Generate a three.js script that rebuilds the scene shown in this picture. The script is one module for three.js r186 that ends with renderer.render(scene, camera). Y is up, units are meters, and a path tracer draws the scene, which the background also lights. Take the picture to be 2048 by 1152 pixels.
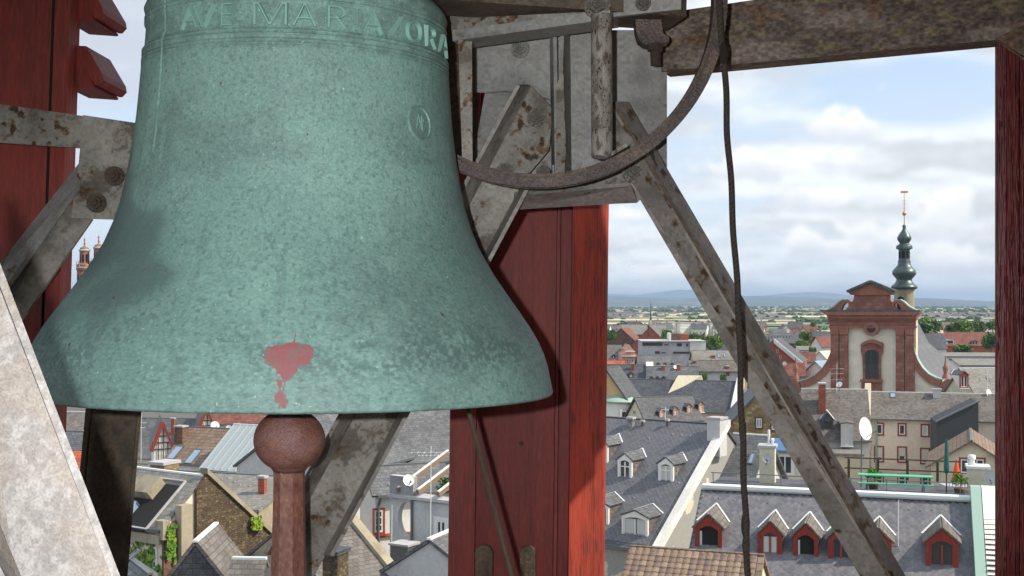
import * as THREE from 'three';
import { mergeGeometries } from 'three/addons/utils/BufferGeometryUtils.js';
import { TextGeometry } from 'three/addons/geometries/TextGeometry.js';
import { TessellateModifier } from 'three/addons/modifiers/TessellateModifier.js';
import { FontLoader } from 'three/addons/loaders/FontLoader.js';

// ------------------------------------------------------------------ camera, sky, sun, flash, exposure
const V = (x, y, z) => new THREE.Vector3(x, y, z);
const scene = new THREE.Scene();
const F = 2450, HZ = 605, EYE = 28;                       // focal length and horizon in photo pixels, eye height in metres
const camera = new THREE.PerspectiveCamera(2 * Math.atan(576 / F) * 180 / Math.PI, 16 / 9, 0.05, 60000);
camera.position.set(0, EYE, 0);
camera.setViewOffset(2048, 1152, 0, -(HZ - 576), 2048, 1152);
const renderer = new THREE.WebGLRenderer();
renderer.toneMapping = THREE.LinearToneMapping;
renderer.toneMappingExposure = 1.3;
renderer.shadowMap.enabled = true;
const R = (d) => d * Math.PI / 180;
const SUN = V(0.72, 0.68, 0.1).normalize();
const sun = new THREE.DirectionalLight(0xfff1dc, 4.0);
sun.position.copy(SUN).multiplyScalar(300).add(V(0, 0, -80)); sun.target.position.set(0, 0, -80);
sun.shadow.mapSize.set(4096, 4096);
Object.assign(sun.shadow.camera, { left: -160, right: 160, top: 160, bottom: -160, near: 1, far: 900 });
scene.add(sun, sun.target);
const FLASH = V(-0.085, EYE + 0.035, -0.02);              // the camera's own flash: hard shadows fall to the right of the bell and the beams
const flash = new THREE.SpotLight(0xfdfdff, 15.5, 0, R(36), 0.85, 2);
flash.position.copy(FLASH); flash.target.position.set(0.0, EYE - .05, -4); flash.shadow.radius = 0.6;
scene.add(flash, flash.target);

// ------------------------------------------------------------------ noise
let seed = 7;
const rnd = () => { seed |= 0; seed = seed + 0x6D2B79F5 | 0; let t = Math.imul(seed ^ seed >>> 15, 1 | seed); t = t + Math.imul(t ^ t >>> 7, 61 | t) ^ t; return ((t ^ t >>> 14) >>> 0) / 4294967296; };
const rr = (a, b) => a + (b - a) * rnd();
const hash = (x, y, s) => { let h = Math.imul(x, 374761393) + Math.imul(y, 668265263) + Math.imul(s, 1442695041) | 0; h = Math.imul(h ^ h >>> 13, 1274126177); h ^= h >>> 16; return (h >>> 0) / 4294967296; };
const sm = (t) => t * t * (3 - 2 * t);
function vnoise(x, y, p, q, s) {                          // value noise, periodic in p x q cells
  const xi = Math.floor(x), yi = Math.floor(y), fx = sm(x - xi), fy = sm(y - yi);
  const m = (a, b) => ((a % b) + b) % b, x0 = m(xi, p), x1 = m(xi + 1, p), y0 = m(yi, q), y1 = m(yi + 1, q);
  const a = hash(x0, y0, s), b = hash(x1, y0, s), c = hash(x0, y1, s), d = hash(x1, y1, s);
  return a + (b - a) * fx + (c - a + (a - b - c + d) * fx) * fy;
}
function fbm(u, v, fx, fy, oct, s = 1, gain = 0.5) {
  let a = 0, w = 1, t = 0;
  for (let i = 0; i < oct; i++) { a += w * vnoise(u * fx, v * fy, fx, fy, s + i * 17); t += w; w *= gain; fx *= 2; fy *= 2; }
  return a / t;
}
const step = (a, b, x) => { const t = Math.min(1, Math.max(0, (x - a) / (b - a))); return t * t * (3 - 2 * t); };
const mix3 = (a, b, t) => [a[0] + (b[0] - a[0]) * t, a[1] + (b[1] - a[1]) * t, a[2] + (b[2] - a[2]) * t];

// ------------------------------------------------------------------ sky: thin broken cloud over pale blue, cumulus low down
{
  const w = 2048, h = 1024, d = new Float32Array(w * h * 4);
  // cumulus heaps: azimuth and elevation in degrees, half width, half height
  const heaps = [[15.2, 4.6, 2.4, 0.8], [15.9, 3.1, 1.6, 1.1], [14.2, 2.3, 2.1, 0.8], [19.2, 3.7, 1.2, 1.4], [19.8, 1.9, 2.2, 0.8], [5.6, 4.0, 1.3, 0.45], [13.2, 2.6, 1.0, .7], [7.2, 1.3, 3.2, .5], [17.4, 2.6, .9, 1.1], [22.5, 2.2, 2.0, .6],
    [15.5, 8.0, 2.2, 1.2], [12, 6.2, 4, .8], [30, 4, 3, 1.4], [38, 3, 3, 1.2], [-30, 3, 4, 1.4], [-42, 5, 3, 1.5], [60, 4, 5, 2], [80, 6, 4, 2], [110, 5, 5, 2], [150, 5, 6, 2], [-70, 4, 5, 2], [-110, 5, 6, 2], [-150, 4, 5, 2]];
  for (let j = 0; j < h; j++) {
    const el = ((j + 0.5) / h - 0.5) * 180;
    for (let i = 0; i < w; i++) {
      const phi = ((i + 0.5) / w - 0.5) * 2 * Math.PI;     // u = atan2(z, x)
      const az = Math.atan2(Math.cos(phi), -Math.sin(phi)) * 180 / Math.PI;   // 0 straight ahead (-z), + to the right
      const k = (j * w + i) * 4, U = (i + .5) / w, e = Math.max(el, 0);
      let c = mix3([0.80, 0.92, 1.02], [0.30, 0.53, 0.93], step(0, 22, e));
      const ev = Math.log(1 + e / 6) / 4;                   // squeezes the layers together low down
      const n1 = fbm(U + 0.013 * fbm(U, ev, 40, 30, 3, 91), ev, 22, 14, 6, 5), n2 = fbm(U, ev * 1.3, 70, 44, 5, 23);
      let cov = step(0.33, 0.50, n1 * 0.75 + n2 * 0.25);
      cov = Math.max(cov, 0.78 * step(6, 0, e));
      const blue = 1.2 * Math.exp(-((az - 18.6) ** 2) / 26 - ((el - 9.4) ** 2) / 3.2) + 0.5 * Math.exp(-((az - 8) ** 2) / 3 - ((el - 6.4) ** 2) / .35);
      cov *= 1 - 0.95 * step(.35, .85, blue * (.55 + .9 * n2));
      const body = 0.72 + 0.31 * step(0.36, 0.64, n2 * 0.5 + fbm(U + .004 * n1, ev, 170, 120, 5, 57, .62) * 0.5);
      let cl = [1.0 * body, 1.04 * body, 1.07 * body];
      const grey = step(4, -16, az) * step(-60, -20, az); cl = mix3(cl, [0.62, 0.66, 0.76], 0.75 * grey);
      c = mix3(c, cl, 0.92 * cov);
      for (const [ha, he, hw, hh] of heaps) {
        let da = az - ha; if (da > 180) da -= 360; if (da < -180) da += 360;
        const x = da / hw, y = (el - he) / hh;
        if (x * x > 4 || y * y > 4) continue;
        const q = fbm(U, (el + 90) / 180, 300, 150, 5, 131), r = Math.sqrt(x * x + (y < 0 ? y * y * 2.2 : y * y)) + (q - 0.5) * 2.3;
        const a = step(0.95, 0.62, r), top = step(-0.9, 0.6, y + (q - .5) * 1.6);
        c = mix3(c, mix3([0.80, 0.85, 0.92], [1.14, 1.12, 1.09], top), a * 0.95);
      }
      if (el < 0) c = mix3([0.70, 0.78, 0.86], [0.25, 0.27, 0.27], step(0, -8, el));
      d[k] = c[0]; d[k + 1] = c[1]; d[k + 2] = c[2]; d[k + 3] = 1;
    }
  }
  const t = new THREE.DataTexture(d, w, h, THREE.RGBAFormat, THREE.FloatType);
  t.mapping = THREE.EquirectangularReflectionMapping; t.magFilter = t.minFilter = THREE.LinearFilter; t.needsUpdate = true;
  scene.background = t; scene.environment = t; scene.backgroundIntensity = 0.81; scene.environmentIntensity = 0.81;
}
scene.fog = new THREE.FogExp2(0xbcd7f6, 8e-5);

// ------------------------------------------------------------------ textures (computed, sizes in metres)
function tex(n, m, metres, fn, bump = 0) {                 // fn(u, v) -> [r, g, b (0..255 sRGB), height 0..1]
  const c = new Uint8Array(n * m * 4), b = bump ? new Uint8Array(n * m * 4) : null;
  for (let j = 0; j < m; j++) for (let i = 0; i < n; i++) {
    const o = fn((i + .5) / n, (j + .5) / m), k = (j * n + i) * 4;
    for (let q = 0; q < 3; q++) { c[k + q] = Math.max(0, Math.min(255, o[q])); if (b) b[k + q] = Math.max(0, Math.min(255, o[3] * 255)); }
    c[k + 3] = 255; if (b) b[k + 3] = 255;
  }
  const mk = (a, srgb) => { const t = new THREE.DataTexture(a, n, m, THREE.RGBAFormat); t.wrapS = t.wrapT = THREE.RepeatWrapping; t.magFilter = THREE.LinearFilter; t.minFilter = THREE.LinearMipmapLinearFilter; t.generateMipmaps = true; t.repeat.set(1 / metres[0], 1 / metres[1]); if (srgb) t.colorSpace = THREE.SRGBColorSpace; t.needsUpdate = true; return t; };
  return { map: mk(c, true), ...(b ? { bumpMap: mk(b), bumpScale: bump } : {}) };
}
const mat = (o) => new THREE.MeshStandardMaterial({ roughness: 0.85, ...o });
const flat = (c, o = {}) => mat({ color: c, ...o });

// ------------------------------------------------------------------ geometry collector
class Geo {
  constructor() { this.p = []; this.n = []; this.t = []; }
  tri(a, b, c, uv) {
    const n = V(0, 0, 0).crossVectors(V(0, 0, 0).subVectors(b, a), V(0, 0, 0).subVectors(c, a)).normalize();
    let tx, ty;
    if (Math.abs(n.y) > 0.97) { tx = V(1, 0, 0); ty = V(0, 0, -1); } else { tx = V(n.z, 0, -n.x).normalize(); ty = V(0, 0, 0).crossVectors(n, tx); }
    [a, b, c].forEach((q, i) => { this.p.push(q.x, q.y, q.z); this.n.push(n.x, n.y, n.z); if (uv) this.t.push(uv[i][0], uv[i][1]); else this.t.push(q.dot(tx), q.dot(ty)); });
    return this;
  }
  poly(pts) { for (let i = 1; i < pts.length - 1; i++) this.tri(pts[0], pts[i], pts[i + 1]); return this; }
  slab(pts, off) {                                          // polygon thickened by a vector; pts counter-clockwise seen from outside, off points inwards
    const q = pts.map((a) => a.clone().add(off));
    this.poly(pts); this.poly([...q].reverse());
    for (let i = 0; i < pts.length; i++) { const j = (i + 1) % pts.length; this.poly([pts[i], q[i], q[j], pts[j]]); }
    return this;
  }
  shape(pts2, to, off) {                                    // any simple 2D outline mapped by to(x, y), thickened by off
    const c = pts2.map(([x, y]) => new THREE.Vector2(x, y));
    if (THREE.ShapeUtils.isClockWise(c)) c.reverse();
    const a = c.map((v) => to(v.x, v.y)), b = a.map((v) => v.clone().add(off));
    for (const [i, j, k] of THREE.ShapeUtils.triangulateShape(c, [])) { this.tri(a[i], a[j], a[k]); this.tri(b[k], b[j], b[i]); }
    for (let i = 0; i < a.length; i++) { const j = (i + 1) % a.length; this.poly([a[i], b[i], b[j], a[j]]); }
    return this;
  }
  ring(outer, inner, to, off) {                             // outline with a hole of as many points
    const n = outer.length, A = outer.map((q) => to(...q)), B = inner.map((q) => to(...q)), mv = (v) => v.clone().add(off);
    for (let i = 0; i < n; i++) { const j = (i + 1) % n; this.poly([A[i], A[j], B[j], B[i]]); this.poly([mv(B[i]), mv(B[j]), mv(A[j]), mv(A[i])]); this.poly([A[i], mv(A[i]), mv(A[j]), A[j]]); this.poly([B[j], mv(B[j]), mv(B[i]), B[i]]); }
    return this;
  }
  box(x0, x1, y0, y1, z0, z1, B) {
    const to = (x, y, z) => B ? B.o.clone().addScaledVector(B.x, x).addScaledVector(B.y, y).addScaledVector(B.n, z) : V(x, y, z);
    const q = [[x0, y0, z1], [x1, y0, z1], [x1, y1, z1], [x0, y1, z1], [x0, y0, z0], [x1, y0, z0], [x1, y1, z0], [x0, y1, z0]].map((a) => to(...a));
    for (const f of [[0, 1, 2, 3], [5, 4, 7, 6], [4, 0, 3, 7], [1, 5, 6, 2], [3, 2, 6, 7], [4, 5, 1, 0]]) this.poly(f.map((i) => q[i]));
    return this;
  }
  bar(a, b, w, h = w, up = V(0, 1, 0)) {                     // rectangular bar between two points
    const d = V(0, 0, 0).subVectors(b, a), l = d.length(); d.normalize();
    if (Math.abs(d.dot(up)) > 0.98) up = V(1, 0, 0);
    const x = V(0, 0, 0).crossVectors(up, d).normalize(), y = V(0, 0, 0).crossVectors(d, x);
    return this.box(-w / 2, w / 2, -h / 2, h / 2, 0, l, { o: a, x, y, n: d });
  }
  add(g) {                                                  // any three.js geometry
    g = g.index ? g.toNonIndexed() : g; const P = g.attributes.position, N = g.attributes.normal, T = g.attributes.uv;
    for (let i = 0; i < P.count; i++) { this.p.push(P.getX(i), P.getY(i), P.getZ(i)); this.n.push(N.getX(i), N.getY(i), N.getZ(i)); this.t.push(T ? T.getX(i) : 0, T ? T.getY(i) : 0); }
    return this;
  }
  tube(pts, r, seg = 6, div = pts.length * 4) { return this.add(new THREE.TubeGeometry(new THREE.CatmullRomCurve3(pts), div, r, seg)); }
  cyl(a, b, r0, r1 = r0, seg = 10) {
    const d = V(0, 0, 0).subVectors(b, a), g = new THREE.CylinderGeometry(r1, r0, d.length(), seg);
    g.applyQuaternion(new THREE.Quaternion().setFromUnitVectors(V(0, 1, 0), d.clone().normalize())); g.translate((a.x + b.x) / 2, (a.y + b.y) / 2, (a.z + b.z) / 2);
    return this.add(g);
  }
  ball(c, r, sx = 1, sy = 1, sz = 1, w = 14, h = 10) { const g = new THREE.SphereGeometry(r, w, h); g.scale(sx, sy, sz); g.translate(c.x, c.y, c.z); return this.add(g); }
  lathe(prof, c, seg = 16, phase = 0) { const g = new THREE.LatheGeometry(prof.map(([r, y]) => new THREE.Vector2(r, y)), seg, phase); g.translate(c.x, c.y, c.z); return this.add(g); }
  get() {
    const g = new THREE.BufferGeometry();
    g.setAttribute('position', new THREE.Float32BufferAttribute(this.p, 3)); g.setAttribute('normal', new THREE.Float32BufferAttribute(this.n, 3)); g.setAttribute('uv', new THREE.Float32BufferAttribute(this.t, 2));
    return g;
  }
}
const G = () => new Geo();
const used = {};
const numbered = (n) => { const k = used[n] = (used[n] ?? -1) + 1; return k ? n + '_' + String(k).padStart(3, '0') : n; };
function thing(name, label, category, pos = V(0, 0, 0), turn = 0, group) {
  const o = new THREE.Group(); o.name = numbered(name); o.position.copy(pos); o.rotation.y = turn;
  o.userData = { label, category }; if (group) o.userData.group = group;
  scene.add(o); o.updateMatrixWorld(); return o;
}
function part(name, g, m, parent, label) {                  // geometry in the frame of the thing
  const me = new THREE.Mesh(g instanceof Geo ? g.get() : g, m); me.name = name; if (label) me.userData.label = label;
  parent.add(me); return me;
}
const wpart = (name, g, m, root, parent = root, label) => {  // geometry in world coordinates, moved to the frame of the thing
  const q = g instanceof Geo ? g.get() : g; q.applyMatrix4(root.matrixWorld.clone().invert()); return part(name, q, m, parent, label);
};
function struct(name, g, m, kind = 'structure', label, category) {
  const me = new THREE.Mesh(g instanceof Geo ? g.get() : g, m); me.name = numbered(name); me.userData.kind = kind; if (label) me.userData.label = label; if (category) me.userData.category = category;
  scene.add(me); return me;
}
// a point of the place from a measured photo position and its distance in front of the camera
const W = (px, py, d) => V((px - 1024) / F * d, EYE - (py - HZ) / F * d, -d);
const px2m = (px, d) => px / F * d;

// ------------------------------------------------------------------ materials
const M = {};
const speck = (u, v, n, s) => hash(Math.floor(u * n), Math.floor(v * n), s);
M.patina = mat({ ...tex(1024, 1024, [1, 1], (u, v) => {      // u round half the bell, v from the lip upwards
  const big = fbm(u, v, 4, 4, 5, 3), cl = fbm(u, v, 26, 26, 5, 9), sp = fbm(u, v, 310, 290, 2, 31, .8), st = fbm(u, v, 90, 4, 4, 44);
  let c = mix3([112, 146, 138], [126, 163, 153], step(0.28, 0.72, big * 0.75 + cl * 0.25));
  c = mix3(c, [100, 124, 119], 0.55 * step(0.52, 0.74, fbm(u, v, 5, 6, 5, 71)));
  const s = (sp - 0.5) * 40; c = [c[0] + s, c[1] + s * 0.95, c[2] + s * 0.95];
  c = mix3(c, [140, 178, 166], 0.35 * step(0.62, 0.78, st) * step(.45, .7, cl));
  c = mix3(c, [72, 92, 90], 0.32 * step(0.60, 0.75, fbm(u, v, 210, 140, 3, 52)));
  const worn = step(.03, .09, v) * step(.19, .11, v) * step(.35, .62, fbm(u, v, 20, 20, 4, 58)); c = mix3(c, [80, 103, 99], .6 * worn * step(.38, .58, fbm(u, v, 230, 150, 3, 59)));   // dark specks along the sound bow
  c = mix3(c, [86, 108, 104], .2 * step(.60, .74, fbm(u, v, 60, 2, 4, 61)) * step(.42, .6, cl)); c = mix3(c, [80, 100, 96], .3 * step(.70, .712, v) * step(.35, .65, fbm(u, v, 40, 60, 4, 63)));
  c = mix3(c, [170, 215, 200], step(0.85, .93, fbm(u, v, 350, 230, 2, 66)));
  const rust = speck(u, v * 0.6, 310, 5); const darkPatch = step(.36, .54, fbm(u, v, 5, 6, 6, 73) - 1.6 * Math.max(0, Math.abs(u - .70) - .11) - 1.6 * Math.max(0, Math.abs(v - .26) - .09) + (sp - .5) * .25); c = mix3(c, [86, 108, 105], .75 * darkPatch);  // broad darker patch on the lower left of the bell, ragged edges
  if (rust > 0.9998) c = [110, 60, 45];
  return [...c, sp * 0.6 + cl * 0.4];
}, 0.0012), roughness: 0.62, metalness: 0.0 });
M.patinaLightened = M.patina.clone(); M.patinaLightened.color.setRGB(1.26, 1.22, 1.22); M.letter = flat('#82aa9d', { roughness: .6 });  // lightened so the letters read; stands in for side light on the relief
const grime = (base, dark, rust, amt, seed) => (u, v) => {
  const big = fbm(u, v, 3, 3, 6, seed), blot = fbm(u, v, 9, 9, 5, seed + 3), fine = fbm(u, v, 90, 90, 3, seed + 7), rs = fbm(u, v, 34, 34, 4, seed + 11);
  let c = mix3(base, base.map((x) => x * 0.82), step(0.35, 0.65, big));
  c = mix3(c, dark, amt * step(0.54, 0.66, blot * 0.72 + fine * 0.28));
  c = mix3(c, rust, amt * step(0.62, 0.68, rs) * step(0.4, 0.6, big));
  c = mix3(c, [52, 40, 28], amt * step(0.70, 0.74, rs) * step(0.4, 0.6, big));
  const s = (fine - 0.5) * 46; return [c[0] + s, c[1] + s, c[2] + s, 0.5 + (fine - .5) * .8 - 0.4 * step(.62, .68, rs)];
};
M.steel = mat({ ...tex(1024, 1024, [0.9, 0.9], grime([152, 147, 140], [98, 95, 88], [98, 78, 56], 0.75, 5), 0.0015), roughness: 0.7 });
M.rustSteel = mat({ ...tex(1024, 1024, [0.7, 0.7], grime([150, 146, 138], [90, 84, 74], [104, 80, 52], 1, 19), 0.002), roughness: 0.75 });
M.zinc = mat({ ...tex(512, 512, [0.8, 0.8], grime([140, 140, 136], [98, 98, 95], [104, 88, 62], 0.6, 41), 0.001), roughness: 0.55 });
M.darkSteel = mat({ ...tex(512, 512, [0.6, 0.6], grime([92, 80, 64], [54, 47, 38], [80, 56, 34], 0.8, 77), 0.001), roughness: 0.8 });
M.beam = mat({ ...tex(1024, 512, [1.2, 0.6], (u, v) => {
  const a = fbm(u, v, 5, 9, 6, 101), b = fbm(u, v, 40, 40, 4, 107), c0 = fbm(u, v, 120, 90, 3, 111);
  let c = mix3([124, 114, 104], [90, 80, 73], step(0.35, 0.62, a));
  c = mix3(c, [124, 112, 84], 0.75 * step(0.52, 0.70, b * .6 + a * .4)); c = mix3(c, [104, 72, 48], 0.45 * step(0.60, 0.72, fbm(u, v, 18, 14, 5, 117)));
  const s = (c0 - .5) * 80; return [c[0] + s, c[1] + s, c[2] + s, c0 * .6 + b * .4];
}, 0.003), roughness: 0.9 });
M.iron = mat({ ...tex(512, 512, [0.35, 0.35], (u, v) => { const a = fbm(u, v, 8, 8, 5, 131), b = fbm(u, v, 90, 90, 3, 137), s = (b - .5) * 60; const c = mix3([92, 76, 66], [64, 54, 50], step(.35, .65, a)); return [c[0] + s, c[1] + s, c[2] + s, b]; }, 0.0015), roughness: 0.6 });
M.clapper = mat({ ...tex(1024, 512, [1, 1], (u, v) => { const a = fbm(u, v, 8, 5, 5, 141), b = fbm(u, v, 160, 90, 3, 147), s = (b - .5) * 50; let c = mix3([134, 98, 94], [122, 82, 70], step(.35, .65, a)); c = mix3(c, [150, 100, 74], .5 * step(.6, .75, fbm(u, v, 20, 14, 4, 151))); return [c[0] + s, c[1] + s, c[2] + s, b]; }, 0.002), roughness: 0.62 });
M.plate = mat({ ...tex(1024, 1024, [0.42, 0.42], (u, v) => {
  const a = fbm(u, v, 6, 6, 6, 161), b = fbm(u, v, 46, 46, 5, 167), f = fbm(u, v, 220, 220, 2, 169);
  let c = mix3([142, 138, 134], [124, 120, 116], step(.38, .66, b)); c = mix3(c, [126, 116, 104], .6 * step(.55, .72, a)); c = mix3(c, [104, 100, 95], .6 * step(.64, .76, b * .5 + f * .5));
  if (hash(Math.floor(u * 40), Math.floor(v * 40), 8) > 0.9988) c = [150, 100, 94];
  const s = (f - .5) * 34; return [c[0] + s, c[1] + s, c[2] + s, f * .4 + b * .6];
}, 0.0012), roughness: 0.8 });
const redPaint = (base, dark, wear, seed) => (u, v) => {
  const g = fbm(u, v, 60, 3, 5, seed), w = fbm(u, v, 90, 14, 5, seed + 9), a = fbm(u, v, 4, 4, 4, seed + 15);
  let c = mix3(base, dark, step(.35, .7, g * .5 + a * .5)); c = mix3(c, [58, 30, 26], wear * step(.56, .64, w) * step(.35, .6, a));
  const s = (fbm(u, v, 160, 60, 2, seed + 21) - .5) * 30; return [c[0] + s, c[1] + s * .5, c[2] + s * .5, g * .5 + w * .5];
};
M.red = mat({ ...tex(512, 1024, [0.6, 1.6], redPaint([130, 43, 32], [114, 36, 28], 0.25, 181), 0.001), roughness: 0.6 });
M.redOrange = mat({ ...tex(512, 1024, [0.35, 1.1], redPaint([164, 60, 40], [138, 48, 34], 0.5, 203), 0.003), roughness: 0.75 });  // lighter and more orange than the plain red, with heavier wear streaks
M.maroon = mat({ ...tex(512, 1024, [0.3, 1.2], (u, v) => { const g = fbm(u, v, 30, 2, 5, 221), crack = step(.50, .515, g) * step(.53, .515, g), f = fbm(u, v, 120, 30, 3, 229); let c = mix3([106, 34, 32], [84, 27, 26], step(.4, .7, f)); c = mix3(c, [30, 14, 14], .8 * crack); return [...c, .6 * f + .4 - .6 * crack]; }, 0.004), roughness: 0.5 });
const courses = (nu, nv, base, vary, joint, seed, stagger = 0.5, tint = 0) => (u, v) => {   // tiles or stones too far away to be told apart
  const r = Math.floor(v * nv), off = (r % 2) * stagger, cu = u * nu + off, ci = ((Math.floor(cu) % nu) + nu) % nu;
  const fx = cu - Math.floor(cu), fy = v * nv - r, k = hash(ci, r, seed) - .5, a = fbm(u, v, 4, 4, 5, seed + 3) - .5, f = fbm(u, v, 120, 120, 2, seed + 5) - .5;
  let c = base.map((x, i) => x + k * vary + a * vary * 1.1 + f * 22 + tint * (hash(ci, r, seed + 2) - .5) * (1 - i));
  const j = fx < .08 || fy < .14; if (j) c = mix3(c, joint, .55);
  return [...c, j ? .2 : .55 + .4 * fy * .8];
};
M.slate = mat({ ...tex(1024, 1024, [6, 6], courses(24, 30, [98, 100, 103], 26, [52, 54, 58], 241), 0.012), roughness: 0.62 });
M.slateDark = mat({ ...tex(512, 512, [6, 6], courses(24, 30, [76, 79, 84], 22, [40, 42, 46], 251), 0.012), roughness: 0.6 });
M.slateWarm = mat({ ...tex(512, 512, [6, 6], courses(24, 28, [110, 105, 100], 26, [62, 58, 56], 257), 0.012), roughness: 0.75 });
M.roofGrey = mat({ ...tex(512, 512, [6, 6], courses(20, 24, [130, 128, 122], 24, [84, 82, 78], 263), 0.012), roughness: 0.8 });
M.tileBrown = mat({ ...tex(512, 512, [5, 5], courses(20, 15, [132, 112, 96], 22, [64, 52, 44], 269, 0), 0.03), roughness: 0.85 });
M.tileRed = mat({ ...tex(512, 512, [5, 5], courses(20, 15, [176, 92, 62], 34, [104, 52, 38], 271, 0), 0.03), roughness: 0.85 });
M.tileMaroon = mat({ ...tex(512, 512, [5, 5], courses(20, 15, [124, 78, 66], 26, [76, 46, 40], 273, 0), 0.03), roughness: 0.85 });
M.brick = mat({ ...tex(512, 512, [3, 3], courses(12, 36, [158, 84, 64], 26, [150, 128, 110], 277), 0.006), roughness: 0.9 });
M.brickDark = mat({ ...tex(512, 512, [3, 3], courses(12, 36, [112, 84, 68], 30, [104, 92, 80], 281), 0.006), roughness: 0.9 });
const rubble = (seed, pal, joint, n) => (u, v) => {          // irregular stones
  let b1 = 9, b2 = 9, id = 0; const x = u * n, y = v * n * 1.5, xi = Math.floor(x), yi = Math.floor(y), N = n, Mv = Math.round(n * 1.5), md = (a, b) => ((a % b) + b) % b;
  for (let j = -1; j <= 1; j++) for (let i = -1; i <= 1; i++) { const cx = md(xi + i, N), cy = md(yi + j, Mv), px = xi + i + hash(cx, cy, seed), py = yi + j + .2 + .6 * hash(cx, cy, seed + 1), dd = Math.hypot((px - x) * .8, py - y); if (dd < b1) { b2 = b1; b1 = dd; id = hash(cx, cy, seed + 2); } else if (dd < b2) b2 = dd; }
  const e = step(.02, .16, b2 - b1), f = fbm(u, v, 90, 90, 3, seed + 4) - .5; let c = mix3(pal[0], pal[1], id); if (hash(Math.floor(id * 999), 3, seed) > .8) c = pal[2];
  c = mix3(joint, c, e); return [c[0] + f * 40, c[1] + f * 40, c[2] + f * 40, e * .8 + f * .3];
};
M.rubble = mat({ ...tex(1024, 1024, [4, 4], rubble(291, [[104, 90, 68], [78, 66, 52], [122, 106, 78]], [92, 82, 66], 24), 0.04), roughness: 0.95 });
M.rubbleTan = mat({ ...tex(512, 512, [5, 5], rubble(297, [[158, 134, 96], [128, 104, 72], [172, 150, 112]], [150, 134, 106], 14), 0.04), roughness: 0.95 });
const plaster = (base, seed, dirt = [120, 112, 100], amt = .4) => (u, v) => { const a = fbm(u, v, 3, 3, 6, seed), b = fbm(u, v, 60, 60, 3, seed + 2), s = (b - .5) * 20; let c = mix3(base, base.map((x) => x * .93), step(.4, .65, a)); c = mix3(c, dirt, amt * step(.6, .75, fbm(u, v, 10, 4, 5, seed + 5))); return [c[0] + s, c[1] + s, c[2] + s, b]; };
const plast = (base, seed, dirt, amt) => mat({ ...tex(256, 256, [6, 6], plaster(base, seed, dirt, amt)), roughness: 0.92 });
M.pink = plast([230, 214, 198], 311, [206, 188, 170], .3); M.cream = plast([214, 206, 180], 317, [180, 170, 146], .35); M.white = plast([234, 232, 226], 323, [206, 204, 198], .25);
M.greyWall = plast([196, 197, 196], 331, [168, 168, 166], .35); M.buff = plast([170, 160, 138], 337, [118, 108, 90], .6); M.concrete = plast([186, 186, 188], 347, [160, 160, 160], .3);
M.facade = plast([232, 226, 206], 319, [204, 196, 174], .35); M.ochre = plast([206, 176, 132], 349, [170, 144, 110], .3); M.salmon = plast([216, 160, 138], 353, [190, 130, 110], .3);
M.peel = mat({ ...tex(512, 512, [4, 4], (u, v) => { const a = fbm(u, v, 3, 3, 6, 359), b = fbm(u, v, 70, 70, 3, 361), s = (b - .5) * 22, e = step(.47, .5, a); const c = mix3([156, 156, 152], [212, 204, 182], e); return [c[0] + s, c[1] + s, c[2] + s, e * .7 + b * .3]; }, .01), roughness: .92 });
M.sandstone = mat({ ...tex(512, 512, [4, 4], courses(5, 9, [148, 100, 86], 26, [112, 78, 68], 367), 0.01), roughness: 0.9 });
M.sandTrim = flat(0x9c6857, { ...tex(256, 256, [3, 3], plaster([158, 106, 90], 373, [120, 84, 72], .5), 0.006), color: 0xffffff });
M.copper = mat({ ...tex(512, 512, [3, 3], (u, v) => { const a = fbm(u, v, 10, 3, 5, 379), b = fbm(u, v, 60, 60, 3, 383), s = (b - .5) * 30; const c = mix3([64, 76, 79], [84, 100, 99], step(.35, .65, a)); return [c[0] + s, c[1] + s, c[2] + s, b]; }, .004), roughness: .38, metalness: .35 });
M.copperLight = mat({ color: 0x98b4a8, roughness: .6 }); M.metalRoof = mat({ color: 0xaab4b6, roughness: .45, metalness: .25 }); M.white2 = flat(0xeeeeea, { roughness: .5 }); M.whiteMetal = flat(0xe2e6e4, { roughness: .45 });
M.frame = flat(0xe8e6e0, { roughness: .5 }); M.redFrame = flat(0x8e3a30, { roughness: .6 }); M.redWood = flat(0x8a3226, { ...tex(256, 256, [1, 1], (u, v) => { const g = fbm(u, v, 30, 6, 4, 389), s = (g - .5) * 50; return [136 + s, 52 + s * .5, 40 + s * .5, g]; }, .004), color: 0xffffff });
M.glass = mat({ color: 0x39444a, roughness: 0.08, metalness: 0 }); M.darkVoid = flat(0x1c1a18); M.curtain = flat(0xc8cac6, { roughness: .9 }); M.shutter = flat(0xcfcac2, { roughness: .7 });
M.gutter = flat(0x6d7374, { roughness: .4, metalness: .4 }); M.gold = mat({ color: 0xd9a24a, metalness: .8, roughness: .3 }); M.black = flat(0x161616); M.slateBlack = flat(0x3a3f43, { roughness: .75 }); M.wood = flat(0x87705a); M.green = flat(0x4fb58a, { roughness: .5 }); M.greenPole = flat(0x1f5d58, { roughness: .5 });
M.orange = flat(0xe0552a, { roughness: .8 }); M.blue = flat(0x5c86b4); M.rope = mat({ ...tex(128, 256, [.05, .05], (u, v) => { const t = Math.sin((u * 1 + v * 2) * 6.283 * 2) * .5 + .5, b = fbm(u, v, 30, 30, 3, 401), s = (b - .5) * 40; return [56 + 10 * t + s, 48 + 9 * t + s, 42 + 8 * t + s, .5 + (t - .5) * .5 + s / 90]; }, .003), roughness: .95 });
M.trunk = flat(0x4a3b2c, { roughness: .95 });
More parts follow.
